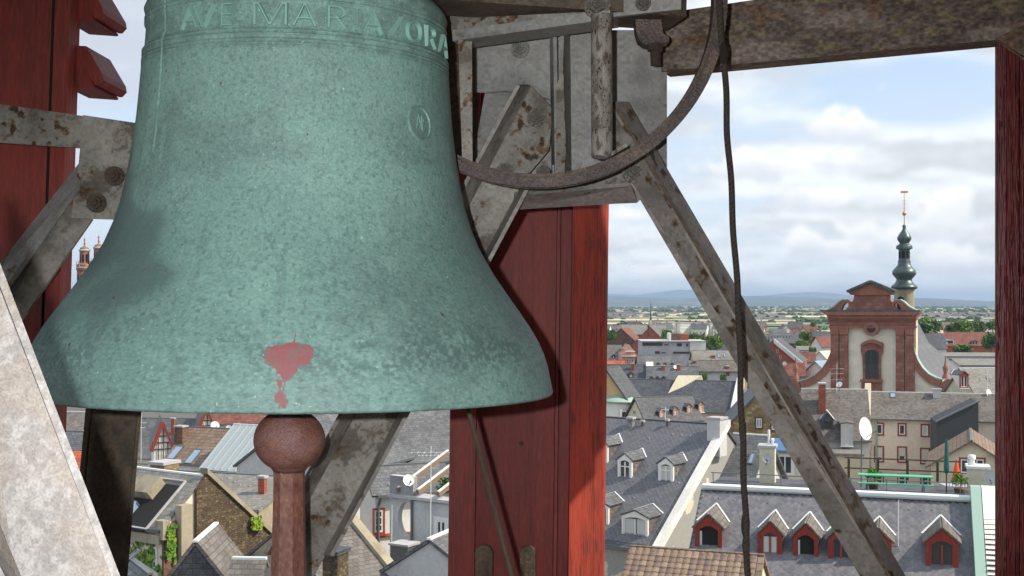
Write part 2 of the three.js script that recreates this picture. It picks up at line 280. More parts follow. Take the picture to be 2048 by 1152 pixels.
M.leaf = ['#4c6a2c', '#5c7a30', '#3c5a34', '#6d8a38'].map((c) => flat(c, { roughness: .8, side: THREE.DoubleSide }));
M.ivy = ['#5d8420', '#7d9a28', '#466c1c'].map((c) => flat(c, { roughness: .7, side: THREE.DoubleSide }));

// ------------------------------------------------------------------ the belfry: the sandstone room round the bell, open to the city in front; unseen walls shaped for the light
{
  const t = thing('bell_tower', 'red sandstone bell tower whose open belfry frames the green bell', 'tower', V(0, 0, 0));
  part('belfry_floor', G().box(-2.6, 2.6, EYE - 2.0, EYE - 1.6, -5.2, 2.6), M.sandstone, t);
  part('tower_shaft', G().box(-2.58, 2.58, 0, EYE - 2.003, -5.18, 2.58), M.sandstone, t);
  part('belfry_ceiling', G().box(-2.6, 2.3, EYE + 1.25, EYE + 1.6, -4.2, 2.6), M.sandstone, t);  // unseen; front edge cut back so sun reaches the side of the post
  part('left_wall', G().box(-2.6, -2.1, EYE - 1.597, EYE + 1.247, -4.2, -3.3).box(-2.6, -2.1, EYE - 1.597, EYE + 1.247, 1.6, 2.6).box(-2.6, -2.1, EYE + 1.05, EYE + 1.247, -3.297, 1.597), M.sandstone, t);  // opening made in this unseen wall to let in soft fill light
  part('right_wall', G().box(2.0, 2.5, EYE - 1.597, EYE + 1.247, -3.9, 2.6), M.sandstone, t);  // unseen; kept solid to hold direct sun off the bell
  part('rear_wall', G().box(-2.097, -1.5, EYE - 1.597, EYE + 1.247, 2.1, 2.58).box(1.4, 1.997, EYE - 1.597, EYE + 1.247, 2.1, 2.58).box(-1.497, 1.397, EYE + 1.05, EYE + 1.247, 2.1, 2.58), M.sandstone, t);  // opening behind the camera added for soft frontal light
  const roof = G(), y = EYE + 1.603, c = [V(-2.9, y, 2.9), V(2.6, y, 2.9), V(2.6, y, -4.3), V(-2.9, y, -4.3)], top = V(-.15, y + 4, -1.2);
  for (let i = 0; i < 4; i++) roof.poly([c[i], c[(i + 1) % 4], top]); roof.poly([c[3], c[2], c[1], c[0]]);
  part('tower_roof', roof, M.slateDark, t);
}
{ // the camera's flash unit that lights the bell and the beams from just left of the lens
  const t = thing('camera_flash', 'small lit flash unit close beside the lens', 'flash', V(-0.085, EYE + 0.035, 0.03));
  part('flash_body', G().box(-.03, .03, -.02, .02, -.02, .02), M.black, t);
  part('flash_face', G().box(-.022, .022, -.014, .014, -.024, -.0205), mat({ color: 0xffffff, emissive: 0xfff6ea, emissiveIntensity: 2 }), t);
}

// ------------------------------------------------------------------ bell
const BD = 2.78, BX = (589.5 - 1024) / F * BD, BY = EYE - (793 - HZ) / F * BD * 0.957 + 0.009;   // axis of the bell and height of its lip
const bell = thing('church_bell', 'large green patinated bronze bell with a raised Latin inscription and a red paint stain', 'bell', V(BX, BY, -BD));
{
  const picks = [[791, 523], [778, 519.5], [760, 515.5], [740, 511.5], [715, 503], [690, 492], [660, 475], [625, 452], [590, 428], [550, 402], [500, 374.5], [460, 358.5], [420, 346], [380, 337], [330, 327.5], [290, 321.5], [250, 316.5], [200, 312], [160, 308.8], [140, 307.6]];
  const prof = picks.map(([py, r]) => { const th = Math.atan(r * (.984 + .026 * step(420, 720, py)) / F); return [BD * Math.sin(th), -(py - HZ) / F * BD * Math.cos(th) ** 2 + EYE - BY + .009]; });
  prof[0][1] = 0;
  const rb = 0.338, add = (y, r) => prof.push([r, y]);
  for (const yc of [0.7135, 0.7205]) { add(yc - .0035, rb); add(yc - .0015, rb + .004); add(yc + .0015, rb + .004); add(yc + .003, rb); }
  for (const yc of [0.7325, 0.740]) { add(yc - .0035, rb - .001); add(yc - .0015, rb + .003); add(yc + .0015, rb + .003); add(yc + .003, rb - .001); }
  add(.75, rb - .003); add(.795, rb - .006);
  for (const yc of [0.803, 0.812]) { add(yc - .0035, rb - .006); add(yc - .0015, rb - .002); add(yc + .0015, rb - .002); add(yc + .003, rb - .006); }
  add(.835, .337); add(.85, .331); add(.868, .315); add(.883, .28); add(.893, .2); add(.90, .1); add(.90, 0.001);
  const inner = [[.001, .86], [.2, .85], [.27, .81], [.30, .7], [.31, .55], [.335, .4], [.40, .25], [.47, .12], [.535, .03], [prof[0][0] - .012, -.006], [prof[0][0] - .003, -.005]];
  const all = [...inner, ...prof];
  // smooth lathe with uv: u round the bell, v by height
  const seg = 160, g = new THREE.LatheGeometry(all.map(([r, y]) => new THREE.Vector2(r, y)), seg, Math.PI), uv = g.attributes.uv, P = g.attributes.position;
  for (let i = 0; i < uv.count; i++) uv.setXY(i, uv.getX(i) * 2, P.getY(i));
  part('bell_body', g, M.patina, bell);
  bell.rotation.z = -0.011; bell.updateMatrixWorld(true);
  const rAt = (y) => { for (let i = 1; i < prof.length; i++) if (prof[i][1] >= y && prof[i - 1][1] <= y) { const t = (y - prof[i - 1][1]) / (prof[i][1] - prof[i - 1][1] || 1); return prof[i - 1][0] + t * (prof[i][0] - prof[i - 1][0]); } return rb; };
  const inv = bell.matrixWorld.clone().invert(), C = V(0, EYE, 0).applyMatrix4(inv);
  const onBell = (px, py) => { const D = W(px, py, 1).applyMatrix4(inv).sub(C); for (let t = 2.05; t < 2.9; t += .0007) { const q = C.clone().addScaledVector(D, t); if (q.y > 0 && Math.hypot(q.x, q.z) < rAt(q.y)) return { a: Math.atan2(q.x, q.z), y: q.y }; } return null; };
  const font = await new FontLoader().loadAsync('fonts/droid/droid_sans_regular.typeface.json');
  const word = [['A', 360, 399], ['V', 387, 430], ['E', 444, 467], ['M', 506, 577], ['A', 583, 635], ['R', 652, 695], ['I', 707, 716], ['A', 721, 766], ['/', 774, 806], ['O', 811, 841], ['R', 849, 870], ['A', 873, 890]];
  const y0 = .7475, hL = .0475;
  for (const [ch, xa, xb] of word) {
    const mid = (xa + xb) / 2, py = 40 + ((mid - 590) / 300) ** 2 * 55, a0 = onBell(xa, py).a, e1 = onBell(xb, py), a1 = e1 ? e1.a : a0 + .16;
    let g = new TextGeometry(ch, { font, size: 1, depth: .2, curveSegments: 6, bevelEnabled: true, bevelThickness: .4, bevelSize: .038, bevelOffset: -.036, bevelSegments: 1 }); g = new TessellateModifier(.12, 6).modify(g); g.computeBoundingBox(); const b = g.boundingBox, p = g.attributes.position;
    for (let i = 0; i < p.count; i++) { const x = (p.getX(i) - b.min.x) / (b.max.x - b.min.x), y = (p.getY(i) - b.min.y) / (b.max.y - b.min.y), z = p.getZ(i) > .1 ? -.0005 + .0085 * Math.min(1, (p.getZ(i) - .2) / .4) : -.005; const a = a0 + (a1 - a0) * x, yy = y0 + y * hL, r = rb - .0045 + z; p.setXYZ(i, Math.sin(a) * r, yy, Math.cos(a) * r); g.attributes.uv.setXY(i, a / 3.14159 + 1, yy); }
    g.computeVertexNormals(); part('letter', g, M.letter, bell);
  }
  // medallion: a raised ring round a disc with a small monogram
  const m = onBell(839, 246), r0 = rAt(m.y), to = (x, y, z) => { const a = m.a + x / r0, yy = m.y + y, r = rAt(yy) + z; return V(Math.sin(a) * r, yy, Math.cos(a) * r); };
  const ringG = G(), disc = G(), n = 40;
  for (let i = 0; i < n; i++) { const A = i / n * 6.2832, B = (i + 1) / n * 6.2832, ch = [[.0385, -.001], [.0375, .0035], [.0345, .004], [.0325, .001]];
    for (let k = 0; k < 3; k++) ringG.poly([to(Math.cos(A) * ch[k][0], Math.sin(A) * ch[k][0], ch[k][1]), to(Math.cos(B) * ch[k][0], Math.sin(B) * ch[k][0], ch[k][1]), to(Math.cos(B) * ch[k + 1][0], Math.sin(B) * ch[k + 1][0], ch[k + 1][1]), to(Math.cos(A) * ch[k + 1][0], Math.sin(A) * ch[k + 1][0], ch[k + 1][1])]);
    disc.tri(to(0, 0, .0015), to(Math.cos(A) * .0325, Math.sin(A) * .0325, .001), to(Math.cos(B) * .0325, Math.sin(B) * .0325, .001)); }
  const me = part('medallion', ringG, M.patina, bell), mk = G(); part('medallion_disc', disc, M.patina, me);
  for (const [x1, y1, x2, y2] of [[-.012, -.015, -.004, .018], [-.004, .018, .004, -.015], [-.009, -.002, .001, -.002], [.006, .016, .006, -.016], [.006, .016, .013, .004]]) mk.bar(to(x1, y1, .001), to(x2, y2, .001), .0024, .0022);
  part('monogram', mk, M.patina, me);
  // the red paint stain: a thin skin of paint following the bronze, with a ragged outline and runs
  const stain = G(), S = onBell(585, 722), stepA = .0019, stepY = .0019;
  const inside = (x, y) => { const q = fbm(x * 2 + .5, y * 2 + .5, 24, 24, 4, 411) - .5, q2 = fbm(x * 2 + .5, y * 2 + .5, 90, 90, 3, 413) - .5; const t = (.023 - y) / .062, hw = .051 * Math.pow(Math.max(0, 1 - t), .8) * (t < 0 ? Math.max(0, 1 + t * 6) : 1), e1 = 1 - Math.abs(x + .001 + .012 * t) / Math.max(.001, hw) + q * 1.3 + q2 * .8; const r0 = -.024 - (y + .036) * .22, e2 = y < -.034 ? 1 - Math.abs(x - r0) / (.0065 + .004 * Math.sin(y * 160)) + q * 1.6 + q2 : -1; return e1 > .12 || e2 > .15; };
  const tb = (x, y) => { const a = S.a + x / .54, yy = S.y + y, r = rAt(Math.max(.001, yy)) + .0012; return V(Math.sin(a) * r, yy, Math.cos(a) * r); };
  for (let x = -.08; x < .08; x += stepA) for (let y = -.13; y < .05; y += stepY) if (S.y + y > .004 && inside(x, y)) { const a = [x, y], b = [x + stepA, y], c = [x + stepA, y + stepY], d = [x, y + stepY]; stain.tri(tb(...a), tb(...b), tb(...c), [a, b, c]); stain.tri(tb(...a), tb(...c), tb(...d), [a, c, d]); }
  part('paint_stain', stain, mat({ ...tex(256, 256, [.12, .12], (u, v) => { const a = fbm(u, v, 8, 8, 5, 417), c = mix3(mix3([150, 88, 90], [136, 100, 98], step(.4, .7, a)), [116, 116, 112], .5 * step(.58, .68, fbm(u, v, 40, 40, 3, 419))); return [...c]; }), roughness: .7 }), bell);
  // casting seam down the left of the bell
  const sL = onBell(322, 160).a, seam = G(); let pv = null;
  for (let y = .50; y < .84; y += .02) { const a = sL - (y - .6) * .10 + (fbm(y, .3, 20, 4, 3, 7) - .5) * .02, r = rAt(y) + .0005, q = V(Math.sin(a) * r, y, Math.cos(a) * r); if (pv) seam.bar(pv, q, .0035, .0035); pv = q; }
  part('casting_seam', seam, M.patina, bell);
  part('bell_crown', G().lathe([[.14, .895], [.15, .93], [.13, 1.0], [.05, 1.02]], V(0, 0, 0), 24), M.patina, bell);
}
{ // clapper
  const t = thing('bell_clapper', 'rusty brown iron clapper with a round ball hanging below the bell lip', 'clapper', V((579 - 1024) / F * BD, EYE - (880 - HZ) / F * BD, -BD));
  t.rotation.z = -0.006;
  const k = BD / F, b = new THREE.SphereGeometry(71 * k, 40, 28); b.scale(1, .9, 1); part('ball', b, M.clapper, t);
  const s = G(), pf = [[30 * k, -50 * k], [32.5 * k, -57 * k], [31.5 * k, -72 * k], [33 * k, -160 * k], [37 * k, -300 * k], [38.5 * k, -340 * k]]; for (let i = 0; i < 8; i++) for (let j = 0; j < 5; j++) { const a = (i + .5) * Math.PI / 4, b = a + Math.PI / 4, [r0, y0] = pf[j], [r1, y1] = pf[j + 1]; s.poly([V(Math.sin(a) * r1, y1, Math.cos(a) * r1), V(Math.sin(b) * r1, y1, Math.cos(b) * r1), V(Math.sin(b) * r0, y0, Math.cos(b) * r0), V(Math.sin(a) * r0, y0, Math.cos(a) * r0)]); }
  part('flight', s, M.clapper, t);
  part('neck', G().lathe([[.001, -64 * k], [31 * k, -63 * k], [36 * k, -56 * k], [46 * k, -46 * k], [40 * k, -40 * k]], V(0, 0, 0), 32), M.clapper, t);
  part('shank', G().cyl(V(0, 50 * k, 0), V(0.006, .72, 0), .03, .024, 12), M.clapper, t);
}

// ------------------------------------------------------------------ red posts of the belfry opening
function postGeo(pts, y0, y1) { return G().shape(pts, (x, z) => V(x, y0, z), V(0, y1 - y0, 0)); }   // plan outline extruded upwards
const PX = (px, d) => (px - 1024) / F * d;
{
  const t = thing('red_post', 'red painted steel post behind the right edge of the bell with a sunlit orange side', 'post', V(PX(1050, 4.45), EYE - 1.597, -4.5));
  t.rotation.z = -0.012; t.updateMatrixWorld(true); const o = t.position, loc = (px, d) => [PX(px - 6, d) - o.x, -d - o.z], h = 2.85;
  const P = (name, list, m, l) => part(name, postGeo(list.map(([x, d]) => loc(x, d)), 0, h), m, t, l);
  P('web_panel', [[900, 4.5], [1139.5, 4.5], [1139.5, 4.53], [900, 4.53]], M.red);
  P('left_flange', [[898, 4.40], [950, 4.40], [952, 4.495], [898, 4.497]], M.red);
  P('right_flange', [[1064, 4.42], [1107, 4.42], [1107, 4.495], [1066, 4.495]], M.red);
  P('bead', [[1108.5, 4.405], [1114.5, 4.405], [1114.5, 4.493], [1108.5, 4.493]], M.red);
  P('edge_strip', [[1116, 4.415], [1137, 4.415], [1137, 4.493], [1116, 4.493]], M.red);
  P('side_flange', [[1139, 4.40], [1207, 4.50], [1211, 4.515], [1211, 4.60], [1139, 4.60]], M.redOrange, 'lighter orange-red side with worn streaks');
  part('rivet', G().ball(V(PX(1035, 4.5) - o.x, EYE - (887 - HZ) / F * 4.5 - o.y, -4.5 - o.z), .009, 1, 1, .5, 10, 6), M.darkSteel, t);
}
{
  const t = thing('red_post', 'dark red steel post with louvre stubs at the left edge of the view', 'post', V(PX(60, 3.6), EYE - 1.597, -3.6));
  t.rotation.z = -0.034; t.updateMatrixWorld(true); const o = t.position, sh = .034, loc = (px, d) => [PX(px, d) - o.x, -d - o.z], h = 2.85;
  const P = (name, list, m) => part(name, postGeo(list.map(([x, d]) => loc(x - 46, d)), 0, h), m, t);
  P('web_panel', [[-150, 3.62], [93, 3.62], [93, 3.66], [-150, 3.66]], M.red);
  P('edge_strip', [[99, 3.6], [126, 3.6], [126, 3.66], [99, 3.66]], M.red);
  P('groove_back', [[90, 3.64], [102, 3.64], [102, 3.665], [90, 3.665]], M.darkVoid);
  P('side_flange', [[126.5, 3.598], [129, 3.598], [151, 3.70], [126.5, 3.70]], M.redOrange);
  for (const y of [90, 5]) {                                // ends of two louvre boards
    const d = 3.68, q = [[128, 0], [172, 2], [205, 58], [207, 70], [198, 80], [190, 80], [176, 62], [190, 84], [186, 86], [128, 82]].map(([x, dy]) => [x, y + dy - (y < 50 ? 48 : 0)]);
    const g = G().shape(q, (x, yy) => W(x, yy, d), V(0.02, -.01, -.16)); wpart('louvre_stub', g, M.red, t);
  }
}
{
  const t = thing('red_post', 'dark maroon cracked timber post at the right edge of the view', 'post', V(PX(2030, 3.05), EYE - 1.597, -3.05)), o = t.position, loc = (px, d) => [PX(px, d) - o.x, -d - o.z], h = 2.25;
  const P = (name, list) => part(name, postGeo(list.map(([x, d]) => loc(x, d)), 0, h), M.maroon, t);
  P('corner_board', [[1990, 3.06], [1993, 3.05], [2012, 3.045], [2014, 3.2], [1990, 3.2]]);
  P('front_board', [[2013, 3.04], [2038, 3.04], [2039, 3.2], [2014.5, 3.2]]);
  P('groove_back', [[2030, 3.1], [2050, 3.1], [2050, 3.12], [2030, 3.12]]); P('return_board', [[2040, 3.045], [2110, 3.045], [2110, 3.2], [2041, 3.2]]);
}

// ------------------------------------------------------------------ bell frame of galvanised steel
const CAM = V(0, EYE, 0);
function wslab(g, pts, th) {                                // plate from measured corners, given real thickness away from the viewer's side
  let q = pts.map((p) => W(...p)); const n = V(0, 0, 0).crossVectors(q[1].clone().sub(q[0]), q[2].clone().sub(q[0])).normalize();
  if (n.dot(CAM.clone().sub(q[0])) < 0) { q.reverse(); n.negate(); }
  return g.slab(q, n.multiplyScalar(-th));
}
const bolt = (g, px, py, d, r, h = .018, nut = true) => { const c = W(px, py, d), f = V(0, 0, 1); g.cyl(c.clone().addScaledVector(f, -.005), c.clone().addScaledVector(f, .004), r * 1.5, r * 1.5, 16); g.cyl(c.clone().addScaledVector(f, .004), c.clone().addScaledVector(f, h), r, r, nut ? 6 : 12); if (nut) g.cyl(c.clone().addScaledVector(f, h), c.clone().addScaledVector(f, h + .008), r * .55, r * .5, 10); };
{ // right-hand trestle
  const t = thing('steel_trestle', 'grey steel trestle right of the bell with gusset plate, long braces and rusty girder', 'bell frame', V(.25, EYE - 1.597, -3.3)), B = (n, g, m, l) => wpart(n, g, m, t, t, l);
  B('gusset_plate', (() => { const g = G(); wslab(g, [[1105, 60, 3.36], [1334, 60, 3.36], [1334, 345, 3.36], [1275, 405, 3.36], [1105, 412, 3.36]], .014); return g; })(), M.zinc);
  B('gusset_plate', (() => { const g = G(); wslab(g, [[948, 84, 3.40], [1104, 70, 3.40], [1104, 200, 3.40], [1045, 180, 3.40], [950, 184, 3.40]], .014); return g; })(), M.zinc);
  B('gusset_plate', (() => { const g = G(); wslab(g, [[970, 184, 3.42], [1104, 184, 3.42], [1104, 412, 3.42], [1012, 420, 3.42], [944, 330, 3.42]], .014); return g; })(), M.zinc);
  B('bottom_flange', (() => { const g = G(); wslab(g, [[1030, 392, 3.27], [1262, 372, 3.27], [1275, 405, 3.35], [1022, 420, 3.35]], .012); return g; })(), M.zinc);
  B('stiffener', (() => { const g = G(); wslab(g, [[1099, 62, 3.30], [1106, 62, 3.22], [1110, 358, 3.22], [1103, 356, 3.30]], .01); wslab(g, [[1128, 60, 3.22], [1140, 60, 3.34], [1143, 362, 3.34], [1120, 362, 3.22]], .01); wslab(g, [[1104, 330, 3.235], [1126, 330, 3.235], [1126, 362, 3.235], [1106, 360, 3.235]], .01); return g; })(), M.zinc);
  B('stiffener', (() => { const g = G(); wslab(g, [[1113, 175, 3.215], [1126, 125, 3.215], [1132, 300, 3.215], [1128, 362, 3.215], [1112, 360, 3.215]], .012); return g; })(), M.rustSteel);
  B('shade_plate', (() => { const g = G(); wslab(g, [[868, -90, 3.62], [940, -90, 3.62], [956, 200, 3.62], [962, 345, 3.62], [905, 345, 3.62]], .012); return g; })(), M.darkSteel);  // added dark sheet that closes a sky gap as the bell's shadow band
  // left brace: an open channel running down behind the bell
  const top = [[1042, 178], [1106, 246]], ln = (a, b, t) => [a[0] + (b[0] - a[0]) * t, a[1] + (b[1] - a[1]) * t];
  B('brace', (() => { const g = G(); wslab(g, [[1062, 172, 3.29], [1106, 218, 3.29], [1098, 300, 3.29], [1060, 345, 3.29], [650, 1110, 3.29], [555, 1110, 3.29], [965, 352, 3.29]], .012); return g; })(), M.rustSteel, 'rust-spotted brace behind the bell');
  B('brace_flange', (() => { const g = G(); wslab(g, [[1040, 172, 3.20], [1062, 172, 3.285], [970, 352, 3.285], [559, 1110, 3.285], [533, 1110, 3.20], [945, 348, 3.20]], .01); wslab(g, [[1056, 345, 3.285], [1066, 348, 3.20], [660, 1110, 3.20], [646, 1110, 3.285]], .01); return g; })(), M.steel);
  B('brace_foot', (() => { const g = G(); wslab(g, [[555, 1108, 3.288], [652, 1108, 3.288], [610, 1185, 3.288], [505, 1185, 3.288]], .012); return g; })(), M.rustSteel);
  // right brace: a long angle section with its corner towards the viewer
  B('brace', (() => { const g = G(); wslab(g, [[1224, 203, 3.20], [1793, 1180, 3.12], [1736, 1180, 3.16], [1222, 300, 3.255]], .012); return g; })(), M.steel, 'long brace running down to the lower right');
  B('brace_flange', (() => { const g = G(); wslab(g, [[1224, 203, 3.20], [1794, 1180, 3.12], [1828, 1180, 3.17], [1256, 203, 3.27]], .012); return g; })(), M.steel);
  B('dark_seam', G().bar(W(1226, 205, 3.196), W(1794, 1180, 3.116), .006, .008), M.darkSteel);  // thin dark bar added for the dark line along the brace corner
  B('girder', (() => { const g = G(); wslab(g, [[1322, 36, 3.36], [2075, -74, 2.98], [2075, 70, 2.98], [1322, 141, 3.36]], .03); return g; })(), M.beam, 'rusty brown girder along the top of the opening');
  B('girder_flange', (() => { const g = G(); wslab(g, [[1322, 36, 3.355], [2075, -74, 2.975], [2075, -70, 3.08], [1322, 40, 3.46]], .012); wslab(g, [[1322, 138, 3.352], [2075, 66, 2.972], [2075, 72, 2.972], [1322, 143, 3.352]], .09); return g; })(), M.beam);
  B('corner_plate', (() => { const g = G(); wslab(g, [[1990, 76, 3.0], [2100, 30, 2.96], [2110, 160, 2.96], [2048, 112, 2.98]], .02); return g; })(), M.beam, 'small corner plate where the girder meets the post');
  for (const [x, y, d, r] of [[1073, 235, 3.285, .017], [1009, 345, 3.285, .016], [1086, 345, 3.285, .013], [1268, 342, 3.235, .022]]) { const g = G(); bolt(g, x, y, d, r); B('bolt', g, M.rustSteel); }
  { const g = G(); bolt(g, 1040, 97, 3.398, .018); B('bolt', g, M.zinc); }
}
{ // left-hand trestle
  const t = thing('steel_trestle', 'mottled steel trestle left of the bell crossing the red post', 'bell frame', V(-1.2, EYE - 1.597, -3.3)), B = (n, g, m, l) => wpart(n, g, m, t, t, l);
  B('girder', (() => { const g = G(); wslab(g, [[-140, 188, 3.38], [167, 232, 3.38], [160, 296, 3.38], [-140, 276, 3.38]], .014); return g; })(), M.rustSteel);
  B('gusset_plate', (() => { const g = G(); wslab(g, [[166, 230, 3.36], [300, 250, 3.36], [300, 441, 3.36], [142, 436, 3.36], [157, 330, 3.36]], .014); return g; })(), M.rustSteel, 'rust-spotted gusset plate touching the bell');
  B('brace', (() => { const g = G(); wslab(g, [[150, 436, 3.374], [184, 438, 3.374], [-90, 830, 3.34], [-90, 708, 3.34], [126, 402, 3.374]], .014); return g; })(), M.steel);
  B('brace_flange', (() => { const g = G(); wslab(g, [[158, 326, 3.40], [152, 374, 3.33], [-90, 716, 3.30], [-90, 640, 3.37]], .012); return g; })(), M.zinc);
  B('leg', (() => { const g = G(); wslab(g, [[188, 780, 3.2], [278, 780, 3.2], [243, 1185, 3.14], [150, 1185, 3.14]], .012); return g; })(), M.darkSteel, 'dark brown upright leg below the bell');
  B('leg_flange', (() => { const g = G(); wslab(g, [[183, 780, 3.10], [189, 780, 3.19], [151, 1185, 3.13], [145, 1185, 3.04]], .01); wslab(g, [[279, 780, 3.19], [276, 780, 3.24], [240, 1185, 3.20], [244, 1185, 3.13]], .01); return g; })(), M.darkSteel);
  for (const [x, y, r] of [[229, 352, .018], [193, 406, .018], [205, 385, .001]].slice(0, 2)) { const g = G(); bolt(g, x, y, 3.355, r); B('bolt', g, M.darkSteel); }
}
{ // near trestle leg close to the lens
  const t = thing('trestle_leg', 'pale speckled steel leg close to the lens in the lower left corner', 'bell frame', V(-.55, EYE - 1.597, -1.25)), B = (n, g, m, l) => wpart(n, g, m, t, t, l);
  B('web', (() => { const g = G(); wslab(g, [[-70, 353, 1.27], [3, 534, 1.27], [252, 1182, 1.22], [52, 1182, 1.22], [-70, 890, 1.25]], .008); return g; })(), M.plate);
  B('flange', (() => { const g = G(); wslab(g, [[-70, 880, 1.24], [54, 1182, 1.213], [24, 1182, 1.16], [-70, 990, 1.18]], .008); return g; })(), M.plate);
}

// ------------------------------------------------------------------ yoke arm, rope wheel, rope, pull rod
{
  const t = thing('bell_yoke', 'grey rusty steel yoke arm with bolts reaching right above the bell', 'bell yoke', V(-.1, EYE + .6, -2.95)), B = (n, g, m, l) => wpart(n, g, m, t, t, l);
  B('arm_web', (() => { const g = G(); wslab(g, [[888, -70, 3.12], [1222, -120, 3.0], [1222, 36, 3.0], [905, 78, 3.12]], .016); return g; })(), M.rustSteel);
  B('arm_web', (() => { const g = G(); wslab(g, [[1222, -120, 3.02], [1362, -130, 2.97], [1362, 18, 2.97], [1222, 34, 3.02]], .014); return g; })(), M.zinc);
  B('arm_flange', (() => { const g = G(); wslab(g, [[905, 60, 3.10], [1220, 20, 2.98], [1220, 38, 2.98], [905, 82, 3.10]], .10); return g; })(), M.zinc);
  B('headstock', G().bar(V(BX - .35, EYE + .83, -BD - .1), V(.42, EYE + .80, -3.12), .16, .18), M.darkSteel);
  for (const [x, y, r, d] of [[1192, 12, .02, 2.99], [1286, 6, .012, 2.96], [888, 8, .014, 3.1]]) { const g = G(); bolt(g, x, y, d, r, .02); B('bolt', g, M.rustSteel); }
}
{
  const t = thing('iron_clamp', 'dark iron clamp with a hanging bolt under the yoke arm', 'clamp', W(1305, 80, 3.1)), B = (n, g, m) => wpart(n, g, m, t);
  B('clamp_body', (() => { const g = G(); wslab(g, [[1270, 30, 3.08], [1322, 36, 3.08], [1326, 66, 3.08], [1338, 74, 3.08], [1338, 84, 3.08], [1290, 90, 3.08], [1278, 80, 3.08], [1272, 60, 3.08]], .05); return g; })(), M.iron);
  const g = G(), a = W(1310, 88, 3.06), b = W(1310, 102, 3.06), c = W(1311, 131, 3.06); g.cyl(a, b, .021, .021, 6); g.cyl(b, c, .013, .012, 10); B('clamp_bolt', g, M.iron);
}
{
  const d = 2.93, t = thing('rope_wheel', 'rusty curved iron rope wheel arching below the yoke right of the bell', 'wheel', W(1075, 0, d)), c = W(1075, 0, d), k = d / F, rim = G(), lip = G(), n = 72, A0 = R(-166), A1 = R(62);
  const at = (a, r, z) => V(c.x + Math.cos(a) * r * k, c.y + Math.sin(a) * r * k, c.z + z);
  // grooved rim: two lips with a channel between them
  const sec = [[350, .026], [350, -.026], [377, -.026], [377, -.014], [366, -.007], [366, .007], [377, .014], [377, .026]];
  for (let i = 0; i < n; i++) { const a = A0 + (A1 - A0) * i / n, b = A0 + (A1 - A0) * (i + 1) / n, wob = (x) => 1 + .0 * x; for (let j = 0; j < sec.length; j++) { const [r0, z0] = sec[j], [r1, z1] = sec[(j + 1) % sec.length]; rim.poly([at(a, r0, z0), at(b, r0, z0), at(b, r1, z1), at(a, r1, z1)]); } }
  wpart('rim', rim, M.iron, t);
  for (let i = 0; i < n; i++) { const a = A0 + (A1 - A0) * i / n, b = A0 + (A1 - A0) * (i + 1) / n; lip.bar(at(a, 357, .028), at(b, 357, .028), .003, .004); }
  wpart('rim_edge', lip, M.darkSteel, t);
  wpart('spoke', (() => { const g = G(); g.bar(W(935, 84, d), W(936, 345, d), .022, .012, V(0, 0, 1)); g.bar(W(922, 82, d + .02), W(930, 330, d + .02), .012, .02, V(0, 0, 1)); return g; })(), M.rustSteel, t, t, 'flat rusty spoke beside the bell');
  wpart('spoke', (() => { const g = G(); g.cyl(W(1203, 30, d - .01), W(1204, 312, d - .01), .0255, .0255, 20); g.ball(W(1204, 312, d - .01), .0255, 1, .35, 1, 18, 8); return g; })(), M.rustSteel, t, t, 'grey tubular spoke');
  wpart('rim_shoe', (() => { const g = G(); g.box(-.028, .028, -.004, .004, -.022, .022, { o: W(1232, 304, d), x: V(.86, .5, 0), y: V(-.5, .86, 0), n: V(0, 0, 1) }); return g; })(), M.rustSteel, t);
}
{
  const t = thing('bell_rope', 'frayed dark brown rope hanging in front of the long right brace', 'rope', W(1440, 0, 2.88));
  const pts = [[1437, -80], [1436, -10], [1444, 80], [1451, 180], [1455, 270], [1461, 360], [1467, 460], [1473, 560], [1478, 640], [1480, 720], [1482, 800], [1485, 880], [1488, 960], [1491, 1040], [1494, 1110], [1497, 1190]].map(([x, y], i) => W(x + (i % 2 ? 1.5 : -1), y, 2.88 - .002 * i));
  const g = new THREE.TubeGeometry(new THREE.CatmullRomCurve3(pts), 260, .0075, 10), p = g.attributes.position, cur = V(0, 0, 0);
  for (let i = 0; i < p.count; i++) { const ri = Math.floor(i / 11), f = .82 + .4 * fbm(ri / 260, (i % 11) / 10 * .2, 60, 20, 3, 433); const a = Math.floor(i / 11); cur.copy(new THREE.Vector3().fromBufferAttribute(p, a * 11)).add(new THREE.Vector3().fromBufferAttribute(p, a * 11 + 5)).multiplyScalar(.5); if (i % 11 !== 0 && i % 11 !== 10 && i % 11 !== 5) { p.setXYZ(i, cur.x + (p.getX(i) - cur.x) * f, p.getY(i), cur.z + (p.getZ(i) - cur.z) * f); } }
  const uv = g.attributes.uv; for (let i = 0; i < uv.count; i++) uv.setXY(i, uv.getY(i) * .05, uv.getX(i) * 1.6);
  g.computeVertexNormals(); wpart('rope_strand', g, M.rope, t);
  for (const [x, y, s] of [[1447, 105, .0085], [1485.5, 860, .0088], [1491, 1050, .0105], [1492, 1090, .009]]) wpart('frayed_lump', G().ball(W(x, y, 2.868), s, 1, 3.2, 1, 10, 8), M.rope, t);
}
{
  const t = thing('pull_rod', 'thin grey rod slanting down in front of the red post', 'rod', W(935, 800, 3.1)), g = G();
  g.cyl(W(905, 700, 3.1), W(1034, 1190, 3.04), .0068, .0068, 10); wpart('rod', g, M.darkSteel, t);
}
